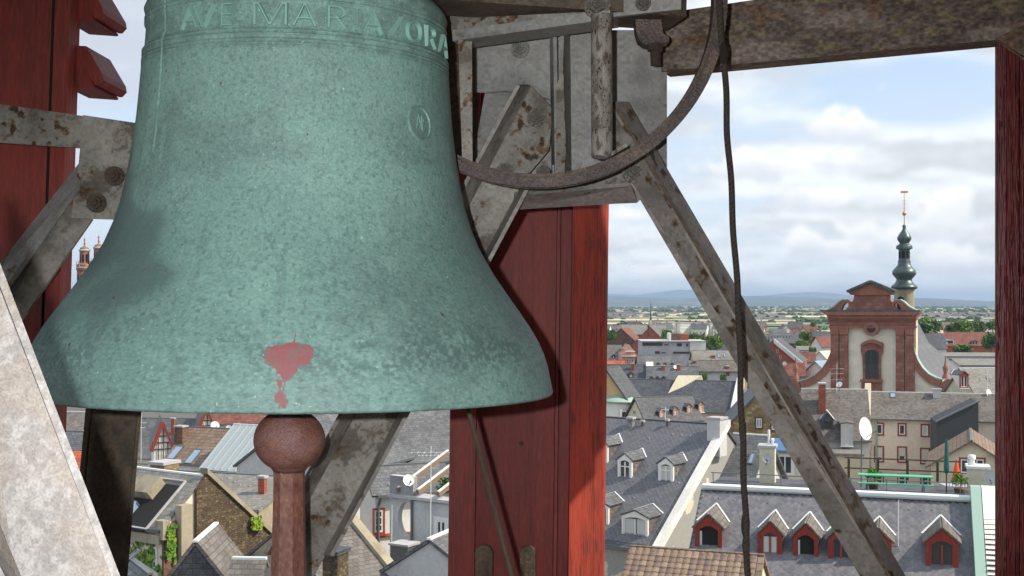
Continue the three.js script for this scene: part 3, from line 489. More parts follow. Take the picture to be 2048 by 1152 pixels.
for (const [x0, x1, d, l] of [[950, 985, 4.3, 'left of the two dark steel lugs at the foot of the red post'], [1040, 1071, 4.3, 'right of the two dark steel lugs at the foot of the red post']]) {
  const t = thing('steel_lug', l, 'steel lug', W((x0 + x1) / 2, 1190, d)), q = [], xm = (x0 + x1) / 2, r = (x1 - x0) / 2;
  q.push([x0, 1200], [x1, 1200]); for (let i = 0; i <= 10; i++) q.push([xm + r * Math.cos(i / 10 * Math.PI), 1106 - r * .85 * Math.sin(i / 10 * Math.PI)]);
  wpart('lug_plate', G().shape(q, (x, y) => W(x, y, d), V(0, 0, -.03)), M.darkSteel, t);
  wpart('lug_rib', G().shape([[xm - 5, 1200], [xm + 5, 1200], [xm + 5, 1125], [xm - 5, 1125]], (x, y) => W(x, y, d - .006), V(0, 0, -.006)), M.darkSteel, t);
}

// ------------------------------------------------------------------ the ground, the plain and the hills
{
  const g = new THREE.CircleGeometry(30000, 96); g.rotateX(-Math.PI / 2);
  const uv = g.attributes.uv, P = g.attributes.position; for (let i = 0; i < uv.count; i++) uv.setXY(i, P.getX(i), P.getZ(i));
  struct('ground', g, mat({ ...tex(512, 512, [900, 900], (u, v) => { const a = fbm(u, v, 6, 6, 6, 501), b = fbm(u, v, 40, 40, 4, 503); let c = mix3([104, 116, 80], [132, 130, 88], step(.35, .65, a)); c = mix3(c, [70, 88, 60], step(.55, .7, b)); return c; }), roughness: 1 }));
  const st = G(); st.poly([V(-260, .01, 60), V(320, .01, 60), V(320, .01, -520), V(-260, .01, -520)]);
  struct('street', st, mat({ ...tex(256, 256, [8, 8], (u, v) => { const s = (fbm(u, v, 60, 60, 3, 509) - .5) * 40; return [96 + s, 94 + s, 92 + s, .5 + s / 80]; }, .01), roughness: .95 }));
}
{ // hill ranges: long ridges rising from the plain
  const range = (name, dist, depth, prof, colour) => {       // prof: photo x -> photo y of the crest
    const g = G(), n = 120, rows = 14, grid = [];
    for (let i = 0; i <= n; i++) {
      const px = -1500 + 5200 * i / n; let y = prof[prof.length - 1][1];
      for (let k = 1; k < prof.length; k++) if (px < prof[k][0]) { const [x0, y0] = prof[k - 1], [x1, y1] = prof[k]; y = px < x0 ? y0 : y0 + (y1 - y0) * sm((px - x0) / (x1 - x0)); break; }
      const crest = EYE - (y - HZ) / F * dist, col = [];
      for (let j = 0; j <= rows; j++) { const t = j / rows, d = dist - depth * (1 - t), e = sm(t) * crest * (.85 + .3 * fbm(i / n, t, 40, 5, 4, 521) * (t < 1 ? 1 : .5)); col.push(V((px - 1024) / F * d, j ? e : -3, -d)); }
      col.push(V((px - 1024) / F * (dist + depth), -3, -(dist + depth))); grid.push(col);
    }
    for (let i = 0; i < n; i++) for (let j = 0; j <= rows; j++) g.poly([grid[i][j], grid[i + 1][j], grid[i + 1][j + 1], grid[i][j + 1]]);
    struct(name, g, mat({ ...tex(256, 256, [2600, 1800], (u, v) => { const a = fbm(u, v, 7, 7, 5, 523), c = mix3(colour, colour.map((x) => x * .72), step(.4, .6, a)); return mix3(c, [150, 142, 98], .7 * step(.66, .70, fbm(u, v, 12, 5, 3, 541))); }), roughness: 1 }));
  };
  range('hills', 13000, 4500, [[1000, 596], [1200, 592], [1300, 594], [1400, 597], [1500, 593], [1600, 594.5], [1680, 597], [1760, 597], [1840, 596], [1930, 600], [2000, 604], [2200, 598], [2600, 596]], [52, 72, 66]);
  range('hills', 21000, 5000, [[900, 596], [1080, 586], [1217, 588], [1265, 590], [1317, 585], [1372, 578], [1430, 585], [1494, 593], [1550, 591], [1606, 582], [1650, 584], [1700, 592], [1800, 598], [2000, 602], [2300, 592]], [44, 66, 74]);
}
{ // fields and hedges of the plain, too many to count
  const cols = [[.62, .52, .34], [.55, .47, .29], [.16, .20, .09], [.11, .15, .07], [.46, .41, .26], [.20, .24, .11]], g = G(), cc = [];
  for (let k = 0; k < 520; k++) {
    const d = 1000 * Math.pow(7, rnd()), px = rr(900, 2300), x = (px - 1024) / F * d, w = rr(.03, .13) * d, l = rr(.02, .07) * d, a = rr(-.25, .25), c = cols[Math.floor(rnd() * cols.length)];
    const q = [[-w, -l], [w, -l * rr(.6, 1.2)], [w * rr(.7, 1.1), l], [-w, l * rr(.7, 1.1)]].map(([u, v]) => V(x + u * Math.cos(a) - v * Math.sin(a), .05 + k * .006, -d - u * Math.sin(a) - v * Math.cos(a)));
    g.poly(q); for (let i = 0; i < 6; i++) cc.push(...c);
  }
  for (let i = 1; i < g.n.length; i += 3) g.n[i] = Math.abs(g.n[i]);
  const geo = g.get(); geo.setAttribute('color', new THREE.Float32BufferAttribute(cc, 3));
  struct('farmland', geo, mat({ vertexColors: true, roughness: 1 }), 'stuff', 'patchwork of straw and green fields on the plain below the hills', 'fields');
}
function crownGeo(n, size, flatY = .8) {                     // a crown of leaf-clump faces gathered round limbs
  const g = G(), cl = []; for (let i = 0; i < 9; i++) { const a = rr(0, 6.28), e = rr(-.5, 1), r = .62; cl.push(V(Math.cos(a) * Math.cos(e) * r, Math.sin(e) * r * flatY, Math.sin(a) * Math.cos(e) * r)); }
  for (let k = 0; k < n; k++) { const c = cl[k % cl.length], d = V(rr(-1, 1), rr(-1, 1), rr(-1, 1)).normalize().multiplyScalar(.42 * Math.pow(rnd(), .4)), o = c.clone().add(d), u = V(rr(-1, 1), rr(-1, 1), rr(-1, 1)).normalize().multiplyScalar(size), w = V(0, 0, 0).crossVectors(u, V(rr(-1, 1), rr(-1, 1), rr(-1, 1))).normalize().multiplyScalar(size * .8); g.poly([o.clone().sub(u), o.clone().add(w), o.clone().add(u), o.clone().sub(w)]); }
  return g;
}
const crowns = [crownGeo(700, .10).get(), crownGeo(700, .11).get(), crownGeo(600, .12, .7).get()];
{ // woods and tree belts far out on the plain
  const lo = crownGeo(70, .3).get(), list = [];
  for (let k = 0; k < 70; k++) { const d = 700 * Math.pow(9, rnd()), px = rr(1000, 2250), x = (px - 1024) / F * d, len = rr(.02, .12) * d, n = Math.min(46, Math.round(len / 7)); for (let i = 0; i < n; i++) list.push([x + rr(-len, len), -d + rr(-.012, .012) * d, rr(3, 6) * (1 + d / 9000)]); }
  for (let k = 0; k < 260; k++) { const d = rr(420, 900), px = rr(1150, 2100); list.push([(px - 1024) / F * d, -d, rr(3, 5.5)]); }
  const im = new THREE.InstancedMesh(lo, flat('#4a6438', { side: THREE.DoubleSide }), list.length), m = new THREE.Matrix4(), q = new THREE.Quaternion();
  list.forEach(([x, z, s], i) => { q.setFromAxisAngle(V(0, 1, 0), rr(0, 6)); im.setMatrixAt(i, m.compose(V(x, s * .6, z), q, V(s, s * .9, s))); });
  im.name = 'woodland'; im.userData = { kind: 'stuff', label: 'dark green woods and hedgerows scattered over the far plain', category: 'woods' }; scene.add(im);
  // villages and suburbs out on the plain
  const hg = new Geo(); hg.box(-.5, .5, 0, .55, -.5, .5); const rg = G().slab([V(-.55, .55, .6), V(.55, .55, .6), V(.55, .95, 0), V(-.55, .95, 0)], V(0, -.03, 0)).slab([V(.55, .55, -.6), V(-.55, .55, -.6), V(-.55, .95, 0), V(.55, .95, 0)], V(0, -.03, 0));
  const spots = []; for (let k = 0; k < 26; k++) { const d = 1700 * Math.pow(4.5, rnd()), px = rr(1100, 2150), x = (px - 1024) / F * d; for (let i = 0; i < 14; i++) spots.push([x + rr(-.03, .03) * d, -d + rr(-.02, .02) * d, rr(7, 13)]); }
  const iw = new THREE.InstancedMesh(hg.get(), M.white, spots.length), ir = new THREE.InstancedMesh(rg.get(), M.slateWarm, spots.length);
  spots.forEach(([x, z, s], i) => { q.setFromAxisAngle(V(0, 1, 0), rr(-.6, .6)); m.compose(V(x, 0, z), q, V(s * 1.2, s * .8, s)); iw.setMatrixAt(i, m); ir.setMatrixAt(i, m); });
  const gp = new THREE.Group(); gp.name = 'distant_village'; gp.userData = { kind: 'stuff', label: 'pale specks of villages scattered far out on the plain', category: 'village' }; iw.name = 'wall'; ir.name = 'roof'; iw.userData = { kind: 'stuff' }; ir.userData = { kind: 'stuff' }; gp.add(iw, ir); scene.add(gp);
}

// ------------------------------------------------------------------ houses
const DEG = (a) => [Math.cos(R(a)), Math.sin(R(a))];
const BS = (o, x, y, n) => ({ o, x, y, n });
class House {                                                // a gabled house; local x along the ridge, z towards its front
  constructor(o) {
    this.o = o = { slope: 42, ov: .3, wall: M.cream, roof: M.slate, ...o };
    const P = W(...o.P), [c, s] = DEG(o.ang || 0), u = V(c, 0, s), n = V(-s, 0, c);
    let t = o.L; if (o.bx !== undefined) { const kx = (o.bx - 1024) / F; t = (-kx * P.z - P.x) / (u.x + kx * u.z); }
    const mid = P.clone().addScaledVector(u, t / 2); this.L = Math.abs(t); this.u = u; this.n = n; this.mid = V(mid.x, 0, mid.z); this.hr = P.y;
    this.tan = Math.tan(R(o.slope)); this.tanB = Math.tan(R(o.slopeB ?? o.slope));
    this.cam = this.loc(CAM);
    this.run = o.run ?? 5; if (o.eave) this.run = this.hitS(...o.eave).z;
    this.he = this.hr - this.tan * this.run; this.runB = o.runB ?? this.run; this.heB = this.hr - this.tanB * this.runB;
    const root = this.root = thing(o.name || 'town_house', o.label, o.cat || 'house', this.mid, -R(o.ang || 0), o.group);
    const l = this.L / 2, g = G(), sec = [[this.run, 0], [this.run, this.he - .02], [0, this.hr - .02], [-this.runB, this.heB - .02], [-this.runB, 0]];
    if (!o.noWall) { g.slab(sec.map(([z, y]) => V(l, y, z)).reverse(), V(-2 * l, 0, 0)); part('wall', g, o.wall, root); }
    if (o.gableMat) { part('gable_wall', G().slab([[this.run - .05, 0], [this.run - .05, this.he - .05], [0, this.hr - .05], [-this.runB + .05, this.heB - .05], [-this.runB + .05, 0]].map(([z, y]) => V(l + .15, y, z)).reverse(), V(-.147, 0, 0)), o.gableMat, root); }
    if (!o.noRoof) {
      this.roofF = part('roof_slope', this.slopeSlab(1, -l - (o.ovA ?? o.ov), l + (o.ovB ?? o.ov), 0, this.run + o.ov), o.roof, root);
      part('roof_slope', this.slopeSlab(-1, -l - (o.ovA ?? o.ov), l + (o.ovB ?? o.ov), 0, this.runB + o.ov), o.roof, root);
      const rc = G(); rc.box(-l - (o.ovA ?? o.ov) + .01, l + (o.ovB ?? o.ov) - .01, this.hr + .10, this.hr + .18, -.09, .09); part('ridge_cap', rc, o.ridge || M.gutter, root);
      if (o.gutter !== false) part('gutter', G().box(-l, l, this.he - this.tan * o.ov - .02, this.he - this.tan * o.ov + .12, this.run + o.ov + .02, this.run + o.ov + .16), M.gutter, root);
    }
  }
  loc(p) { const q = p.clone().sub(this.mid); return V(q.dot(this.u), q.y, q.dot(this.n)); }
  dir(px, py) { const d = W(px, py, 1).sub(CAM); return V(d.dot(this.u), d.y, d.dot(this.n)); }
  hitS(px, py, side = 1) { const c = this.cam, r = this.dir(px, py), tn = side > 0 ? this.tan : this.tanB, t = (this.hr - tn * side * c.z - c.y) / (r.y + tn * side * r.z), q = c.clone().addScaledVector(r, t); q.d = t; return q; }
  hit(pl, px, py) { const c = this.cam, r = this.dir(px, py); let t; if (pl === 'F') t = (this.run - c.z) / r.z; else if (pl === 'K') t = (-this.runB - c.z) / r.z; else t = ((pl === 'B' ? 1 : -1) * this.L / 2 - c.x) / r.x; const q = c.clone().addScaledVector(r, t); q.d = t; return q; }
  basis(pl, o) { return pl === 'F' ? BS(o, V(1, 0, 0), V(0, 1, 0), V(0, 0, 1)) : pl === 'K' ? BS(o, V(-1, 0, 0), V(0, 1, 0), V(0, 0, -1)) : pl === 'A' ? BS(o, V(0, 0, 1), V(0, 1, 0), V(-1, 0, 0)) : BS(o, V(0, 0, -1), V(0, 1, 0), V(1, 0, 0)); }
  slopeSlab(side, x0, x1, z0, z1, th = .13, lift = .01) {
    const tn = side > 0 ? this.tan : this.tanB, y = (z) => this.hr - tn * z + lift, n = V(0, 1, side * tn).normalize();
    const pts = [V(x0, y(z1), side * z1), V(x1, y(z1), side * z1), V(x1, y(z0), side * z0), V(x0, y(z0), side * z0)]; if (side < 0) pts.reverse();
    return G().slab(pts.map((p) => p.addScaledVector(n, th)), n.clone().multiplyScalar(-th));
  }
  facing(pl) { const b = this.basis(pl, V(0, 0, 0)), k = this.cam.clone().sub(pl === 'F' ? V(0, this.he, this.run) : V(0, this.he, 0)); const tang = Math.hypot(k.x, k.z); return Math.max(.35, Math.abs(b.n.x * k.x + b.n.z * k.z) / tang); }
  win(pl, px, py, wpx, hpx, o = {}) {                        // window centred on a measured point of a wall
    const q = this.hit(pl, px, py), w = px2m(wpx, q.d) / this.facing(pl), h = px2m(hpx, q.d); return windowOn(this.root, this.basis(pl, q), w, h, o);
  }
  grid(pl, cols, rows, w, h, o = {}) { for (const x of cols) for (const y of rows) { const q = pl === 'F' ? V(x, y, this.run) : pl === 'A' ? V(-this.L / 2, y, x) : V(this.L / 2, y, x); windowOn(this.root, this.basis(pl, q), w, h, o); } }
  chimney(px, py, wpx, hpx, o = {}) {                        // px, py: middle of its foot on the front slope
    const q = this.hitS(px, py, o.side || 1), w = px2m(wpx, q.d), h = px2m(hpx, q.d), dp = o.deep || w * .8;
    const g = G().box(q.x - w / 2, q.x + w / 2, q.y - 1.0, q.y + h, q.z - dp / 2, q.z + dp / 2), c = part('chimney', g, o.m || M.brick, this.root);
    part('chimney_cap', G().box(q.x - w / 2 - .06, q.x + w / 2 + .06, q.y + h, q.y + h + .12, q.z - dp / 2 - .06, q.z + dp / 2 + .06), o.cap || M.concrete, c);
    if (o.pots) for (let i = 0; i < o.pots; i++) part('chimney_pot', G().cyl(V(q.x + (i - (o.pots - 1) / 2) * .35, q.y + h + .1, q.z), V(q.x + (i - (o.pots - 1) / 2) * .35, q.y + h + .5, q.z), .11, .09, 10), o.potM || M.brick, c);
    return c;
  }
  coping(end, m, w = .5, h = .35, z1 = this.run + .3, zb = 0) {  // parapet wall along a verge
    const x = end === 'B' ? this.L / 2 : -this.L / 2, sgn = end === 'B' ? 1 : -1, y = (z) => this.hr - this.tan * z;
    const pts = [V(x, y(z1) - .4, z1), V(x, y(z1) + h, z1), V(x, y(zb) + h, zb), V(x, y(zb) - .4, zb)];
    const g = G(), q = pts.map((p) => p.clone().add(V(sgn * w, 0, 0))); if (sgn > 0) g.slab([...q].reverse().reverse(), V(-w, 0, 0)); else g.slab([...q].reverse(), V(w, 0, 0));
    return part('parapet', g, m, this.root);
  }
  snow(list, side = 1) { for (const [x, y] of list) { const q = this.hitS(x, y, side), n = V(0, 1, this.tan).normalize(); q.addScaledVector(n, .16); part('roof_hook', G().box(q.x - .04, q.x + .04, q.y - .03, q.y + .05, q.z - .04, q.z + .04), M.metalRoof, this.root); } }
  skylight(px, py, wpx, hm, side = 1) {
    const q = this.hitS(px, py, side), w = px2m(wpx, q.d), tn = side > 0 ? this.tan : this.tanB, n = V(0, 1, side * tn).normalize(), y = V(0, tn, -side).normalize(), x = V(0, 0, 0).crossVectors(y, n), B = BS(q.clone().addScaledVector(n, .14), x, y, n);
    const f = part('skylight', frameGeo(B, w, hm, .08, .06), M.gutter, this.root); part('pane', G().box(-w / 2 + .07, w / 2 - .07, -hm / 2 + .07, hm / 2 - .07, 0, .03, B), M.skyGlass, f);
  }
  dormer(px, py, wpx, hpx, gpx, o = {}) {                    // px, py: middle of the foot of its front
    o = { wall: M.redWood, roof: M.slate, frame: M.frame, arch: true, flash: true, ...o };
    const q = this.hitS(px, py), k = q.d / F / this.facing('F'), w = wpx * k, h = hpx * q.d / F, g = gpx * q.d / F, zf = q.z + .05, y0 = q.y, zt = (y) => (this.hr - y) / this.tan, e = o.bord || .16;
    const body = G(), yE = y0 + h, zb = zt(yE); body.slab([V(q.x + w / 2, y0 - .1, zf - .14), V(q.x + w / 2, yE, zb - .3), V(q.x + w / 2, yE, zf - .14)].reverse().reverse(), V(-w, 0, 0));
    const d = part('dormer', body, o.cheek || M.slateDark, this.root);
    const yR = yE + g, B = BS(V(q.x, y0, zf - .14), V(1, 0, 0), V(0, 1, 0), V(0, 0, 1)), to = (x, y) => V(B.o.x + x, B.o.y + y, B.o.z + .14);
    // front: surround with an opening
    const iw = w / 2 - e, ih = h - .02, top = o.arch ? g * .35 : 0, inn = [[-iw, .12], [iw, .12], [iw, ih * .9]], out = [[-w / 2, 0], [w / 2, 0], [w / 2, h]];
    for (let i = 1; i < 6; i++) { const a = i / 6, x = iw * (1 - 2 * a); inn.push([x, ih * .9 + top * Math.sin(a * Math.PI)]); out.push([w / 2 * (1 - 2 * a), h + g * (1 - Math.abs(1 - 2 * a))]); }
    inn.push([-iw, ih * .9]); out.push([-w / 2, h]);
    part('dormer_front', G().ring(out, inn, to, V(0, 0, -.139)), o.wall, d);
    const pb = BS(V(q.x, y0, zf - .12), V(1, 0, 0), V(0, 1, 0), V(0, 0, 1));
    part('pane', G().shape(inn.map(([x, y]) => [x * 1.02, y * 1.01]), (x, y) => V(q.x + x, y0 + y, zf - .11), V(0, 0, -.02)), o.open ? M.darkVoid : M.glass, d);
    if (o.curtain) for (const s of [-1, 1]) part('curtain', G().box(s > 0 ? iw * .12 : -iw * .92, s > 0 ? iw * .92 : -iw * .12, .14, ih * .92, .012, .03, pb), M.curtain, d);
    if (o.open) part('curtain', G().box(-iw * .95, -iw * .7, .14, ih * .85, .012, .04, pb), M.curtain, d);
    else { const f = G(); f.box(-iw, -iw + .06, .12, ih * .9, .03, .08, pb).box(iw - .06, iw, .12, ih * .9, .03, .08, pb).box(-iw + .06, iw - .06, .12, .19, .03, .08, pb); f.box(-.04, .04, .19, ih * .92, .03, .085, pb); if (o.transom) f.box(-iw + .06, iw - .06, ih * .66, ih * .66 + .06, .03, .082, pb); part('window_frame', f, o.frame, d); }
    part('sill', G().box(-w / 2 - .05, w / 2 + .05, -.07, 0, .1, .26, pb), M.whiteMetal, d);
    const ov = .09, sl = g / (w / 2), rf = G();
    for (const s of [-1, 1]) { const xe = s * (w / 2 + ov), ye = yE - sl * ov + .03, yr = yR + .03, a = [V(q.x, yr, zf + .05), V(q.x + xe, ye, zf + .05), V(q.x + xe, ye, zt(ye) - .25), V(q.x, yr, zt(yr) - .25)]; if (s < 0) a.reverse(); const nn = V(s * sl, 1, 0).normalize(); rf.slab(a.map((p) => p.clone().addScaledVector(nn, .07)), nn.clone().multiplyScalar(-.07)); }
    part('dormer_roof', rf, o.roof, d);
    if (o.flash) { const fl = G(), n = V(0, 1, this.tan).normalize().multiplyScalar(.16), r0 = V(q.x, yR + .02, zt(yR + .02)).add(n); for (const s of [-1, 1]) { const xe = s * (w / 2 + ov + .05), ye = yE - sl * ov; fl.bar(r0, V(q.x + xe, ye, zt(ye)).add(n), .07, .04); } part('flashing', fl, M.whiteMetal, d); }
    return d;
  }
}
M.skyGlass = mat({ color: 0x8fa3ba, roughness: .12 });
function frameGeo(B, w, h, b, dp) { return G().box(-w / 2, -w / 2 + b, -h / 2, h / 2, 0, dp, B).box(w / 2 - b, w / 2, -h / 2, h / 2, 0, dp, B).box(-w / 2 + b, w / 2 - b, h / 2 - b, h / 2, 0, dp, B).box(-w / 2 + b, w / 2 - b, -h / 2, -h / 2 + b, 0, dp, B); }
function windowOn(root, B, w, h, o = {}) {                   // surround > casement, pane, shutter
  const sur = o.sur === null ? null : o.sur || M.frame, b = o.b ?? Math.min(.14, w * .16), f = part('window', frameGeo(B, w, h, b, .07), sur || M.frame, root);
  const iw = w - 2 * b, ih = h - 2 * b; part('pane', G().box(-iw / 2, iw / 2, -ih / 2, ih / 2, .004, .018, B), o.pane || M.glass, f);
  const c = G(); c.box(-iw / 2, -iw / 2 + .09, -ih / 2, ih / 2, .02, .05, B).box(iw / 2 - .09, iw / 2, -ih / 2, ih / 2, .02, .05, B).box(-iw / 2 + .09, iw / 2 - .09, ih / 2 - .09, ih / 2, .02, .05, B).box(-iw / 2 + .09, iw / 2 - .09, -ih / 2, -ih / 2 + .09, .02, .05, B);
  if (o.mid) c.box(-.045, .045, -ih / 2 + .07, ih / 2 - .07, .021, .052, B); if (o.bars) for (let i = 1; i <= o.bars; i++) c.box(-iw / 2 + .07, iw / 2 - .07, -ih / 2 + ih * i / (o.bars + 1) - .025, -ih / 2 + ih * i / (o.bars + 1) + .025, .022, .048, B);
  if (!o.plain) part('casement', c, o.case || M.frame, f);
  if (o.blind) part('shutter', G().box(-iw / 2 + .01, iw / 2 - .01, ih / 2 - ih * o.blind, ih / 2 - .01, .053, .066, B), M.shutter, f);
  if (o.sill) part('sill', G().box(-w / 2 - .05, w / 2 + .05, -h / 2 - .1, -h / 2, 0, .14, B), o.sill, f);
  return f;
}
function tiles(h, name, w, e, x0, x1, z0, z1, mats, o = {}) { // separate slates or tiles on the front slope; the largest in view one by one, the rest joined
  const th = o.th || .014, len = e * 1.35, ang = Math.atan(h.tan), cs = Math.cos(ang), n = V(0, 1, h.tan).normalize(), down = V(0, -h.tan, 1).normalize(), list = [];
  let g0;
  if (o.shape === 'diamond') { const r = w * .565, q = [[0, -r], [r * .9, 0], [0, r], [-r * .9, 0]]; g0 = G().shape(q, (x, y) => V(x, y, 0), V(0, 0, -th)).get(); }
  else if (o.shape === 'pan') { const g = G(), k = 6, pr = []; for (let i = 0; i <= k; i++) pr.push([-w / 2 + w * i / k, .03 * Math.sin(i / k * Math.PI) + (i === k ? -.008 : 0)]); for (let i = 0; i < k; i++) { const [xa, ya] = pr[i], [xb, yb] = pr[i + 1]; g.poly([V(xa, -len / 2, ya + .02), V(xb, -len / 2, yb + .02), V(xb, len / 2, yb), V(xa, len / 2, ya)]); g.poly([V(xa, -len / 2, ya), V(xb, -len / 2, yb), V(xb, -len / 2, yb + .02), V(xa, -len / 2, ya + .02)]); } g0 = g.get(); }
  else { g0 = G().box(-w / 2 + .011, w / 2 - .011, -len / 2, len / 2, -th, 0).get(); }
  const rows = Math.floor((z1 - z0) / cs / e), nx = Math.floor((x1 - x0) / w);
  for (let r = 0; r < rows; r++) for (let i = 0; i <= nx; i++) {
    const s = (r + .5) * e, x = x0 + (i + (r % 2 && o.shape !== 'pan' ? .5 : 0)) * w; if (x > x1) continue;
    const p = V(x, h.hr - h.tan * z0, z0).addScaledVector(down, s).addScaledVector(n, .155 + (o.shape === 'diamond' ? .004 * (rows - r) / rows : 0));
    const wp = p.clone().applyMatrix4(h.root.matrixWorld), d = -wp.z, px = 1024 + wp.x / d * F, py = HZ - (wp.y - EYE) / d * F, vis = px > 1210 && px < 1992 && py < 1156 && !(o.hide && o.hide(px, py));
    list.push([p, vis ? d : 1e6, rnd(), rr(-.012, .012)]);
  }
  list.sort((a, b) => a[1] - b[1]);
  const mx = (a) => { const m = new THREE.Matrix4().makeBasis(V(1, 0, 0), down.clone().negate(), n), t = new THREE.Matrix4().makeRotationX(o.shape === 'pan' ? 0 : .035).multiply(new THREE.Matrix4().makeRotationZ(a[3])); m.multiply(t); m.setPosition(a[0]); return m; };
  const parent = o.parent || h.roofF;
  list.slice(0, 300).forEach((a) => { const t = new THREE.Mesh(g0, mats[Math.floor(a[2] * mats.length)]); t.name = name; t.applyMatrix4(mx(a)); parent.add(t); });
  const rest = list.slice(300); mats.forEach((m, k) => { const sub = rest.filter((a) => Math.floor(a[2] * mats.length) === k); if (!sub.length) return; const im = new THREE.InstancedMesh(g0, m, sub.length); sub.forEach((a, i) => im.setMatrixAt(i, mx(a))); im.name = name + '_field'; im.userData = { kind: 'stuff' }; parent.add(im); });
}
function dish(label, px, py, wpx, hpx, d, base, o = {}) {    // satellite dish on a pole; base: photo y of the foot
  const c = W(px, py, d), t = thing('satellite_dish', label, 'satellite dish', W(px + (o.lean || 0), base, d)), r = px2m(hpx / 2, d), y = o.yaw ?? Math.acos(Math.min(1, wpx / hpx)), pr = []; for (let i = 0; i <= 6; i++) pr.push([Math.max(.001, r * i / 6), r * .14 * (i / 6) ** 2]); pr.push([r * .99, r * .16]); for (let i = 6; i >= 0; i--) pr.push([Math.max(.001, r * i / 6 * .98), r * .14 * (i / 6) ** 2 - .012]);
  const g = new THREE.LatheGeometry(pr.map(([a, b]) => new THREE.Vector2(a, b)), 28); g.rotateX(Math.PI / 2 - (o.tilt ?? .25)); g.rotateY(y); g.translate(c.x - t.position.x, c.y - t.position.y, 0); part('reflector', g, o.m || M.white2, t);
  const cl = V(c.x - t.position.x, c.y - t.position.y, 0), f = V(Math.sin(y), .1, Math.cos(y));
  part('pole', G().cyl(V(0, 0, 0), cl.clone().addScaledVector(f, -.12), o.pr || .035), M.gutter, t);
  part('feed_arm', G().bar(cl.clone().add(V(0, -r * .9, 0)), cl.clone().addScaledVector(f, r * 1.1).add(V(0, -r * .25, 0)), .03).ball(cl.clone().addScaledVector(f, r * 1.1).add(V(0, -r * .25, 0)), .05), M.gutter, t);
}
function mast(label, px, y0, y1, d, bars = []) {              // thin aerial mast
  const t = thing('aerial_mast', label, 'aerial', W(px, y1, d)); wpart('pole', G().cyl(W(px, y1, d), W(px + 1, y0, d), .022, .016, 6), M.whiteMetal, t);
  bars.forEach(([y, w]) => { const c = W(px, y, d), l = px2m(w / 2, d), g = G().bar(c.clone().add(V(-l, 0, -.1)), c.clone().add(V(l, .05, .1)), .02); for (let i = -3; i <= 3; i++) g.bar(c.clone().add(V(i * l / 3.2, .02, -.22)), c.clone().add(V(i * l / 3.2, .02, .22)), .012); wpart('aerial', g, M.whiteMetal, t); });
}
function tree(label, px, py, wpx, hpx, d, k = 0, group) {     // px, py: middle of the crown
  const c = W(px, py, d), rx = px2m(wpx / 2, d), ry = px2m(hpx / 2, d), t = thing('tree', label, 'tree', V(c.x, 0, c.z), rr(0, 6), group);
  const tr = G().cyl(V(0, 0, 0), V(0, c.y, 0), Math.max(.18, rx * .09), rx * .04, 7); for (let i = 0; i < 4; i++) { const a = i * 1.6; tr.cyl(V(0, c.y - ry * .5, 0), V(Math.cos(a) * rx * .55, c.y + ry * .3, Math.sin(a) * rx * .55), rx * .035, rx * .012, 5); } part('trunk', tr, M.trunk, t);
  const m = part('crown', crowns[k % 3], M.leaf[k % 4], t); m.position.y = c.y; m.scale.set(rx, ry, rx);
  const m2 = part('crown', crowns[(k + 1) % 3], M.leaf[(k + 1) % 4], t); m2.position.y = c.y; m2.scale.set(rx * .9, ry * .95, rx * .9); m2.rotation.y = 2;
}

// ------------------------------------------------------------------ near houses on the right
const slateVar = [0x66666a, 0x6e6d70, 0x616368, 0x727074].map((c, i) => mat({ ...tex(128, 128, [.5, .5], (u, v) => { const a = fbm(u, v, 6, 6, 4, 601 + i), s = (a - .5) * 50, q = [(c >> 16) + s, ((c >> 8) & 255) + s, (c & 255) + s]; return [...q, a]; }, .003), roughness: .6 }));
const panVar = [0x84705f, 0x8d7a68, 0x76645a].map((c, i) => mat({ ...tex(128, 128, [.4, .4], (u, v) => { const a = fbm(u, v, 8, 8, 4, 621 + i), s = (a - .5) * 46; return [(c >> 16) + s, ((c >> 8) & 255) + s, (c & 255) + s, a]; }, .003), roughness: .85 }));
const R1 = new House({ name: 'mansard_house', label: 'slate roofed house with six red timber dormers and a roof terrace', P: [1405, 983, 55], ang: 18, bx: 1962, slope: 33, run: 10, slopeB: 3, runB: 6.5, ov: .05, roof: M.slateDark, gutter: true, ridge: M.whiteMetal });
tiles(R1, 'slate', .30, .155, -R1.L / 2 + .1, R1.L / 2 - .15, .12, 9.9, slateVar, { shape: 'diamond' });
[[1417, 1101, 54, 46, 25, { open: true }], [1540, 1115, 48, 46, 25, { curtain: true }], [1611.5, 1120, 49, 47, 25, { open: true }], [1682, 1126, 50, 48, 25, {}], [1756, 1131, 52, 48, 25, {}], [1884, 1141, 62, 56, 27, {}]].forEach(([x, y, w, h, g, o]) => R1.dormer(x, y, w, h, g, { ...o, frame: M.redFrame, roof: M.slateWarm, bord: .17 }));
R1.snow([[1406, 999], [1441, 1002], [1470, 1006], [1517, 1005], [1539, 1012], [1608, 1013], [1820, 1025], [1843, 1027], [1866, 1026], [1425, 1062]]);
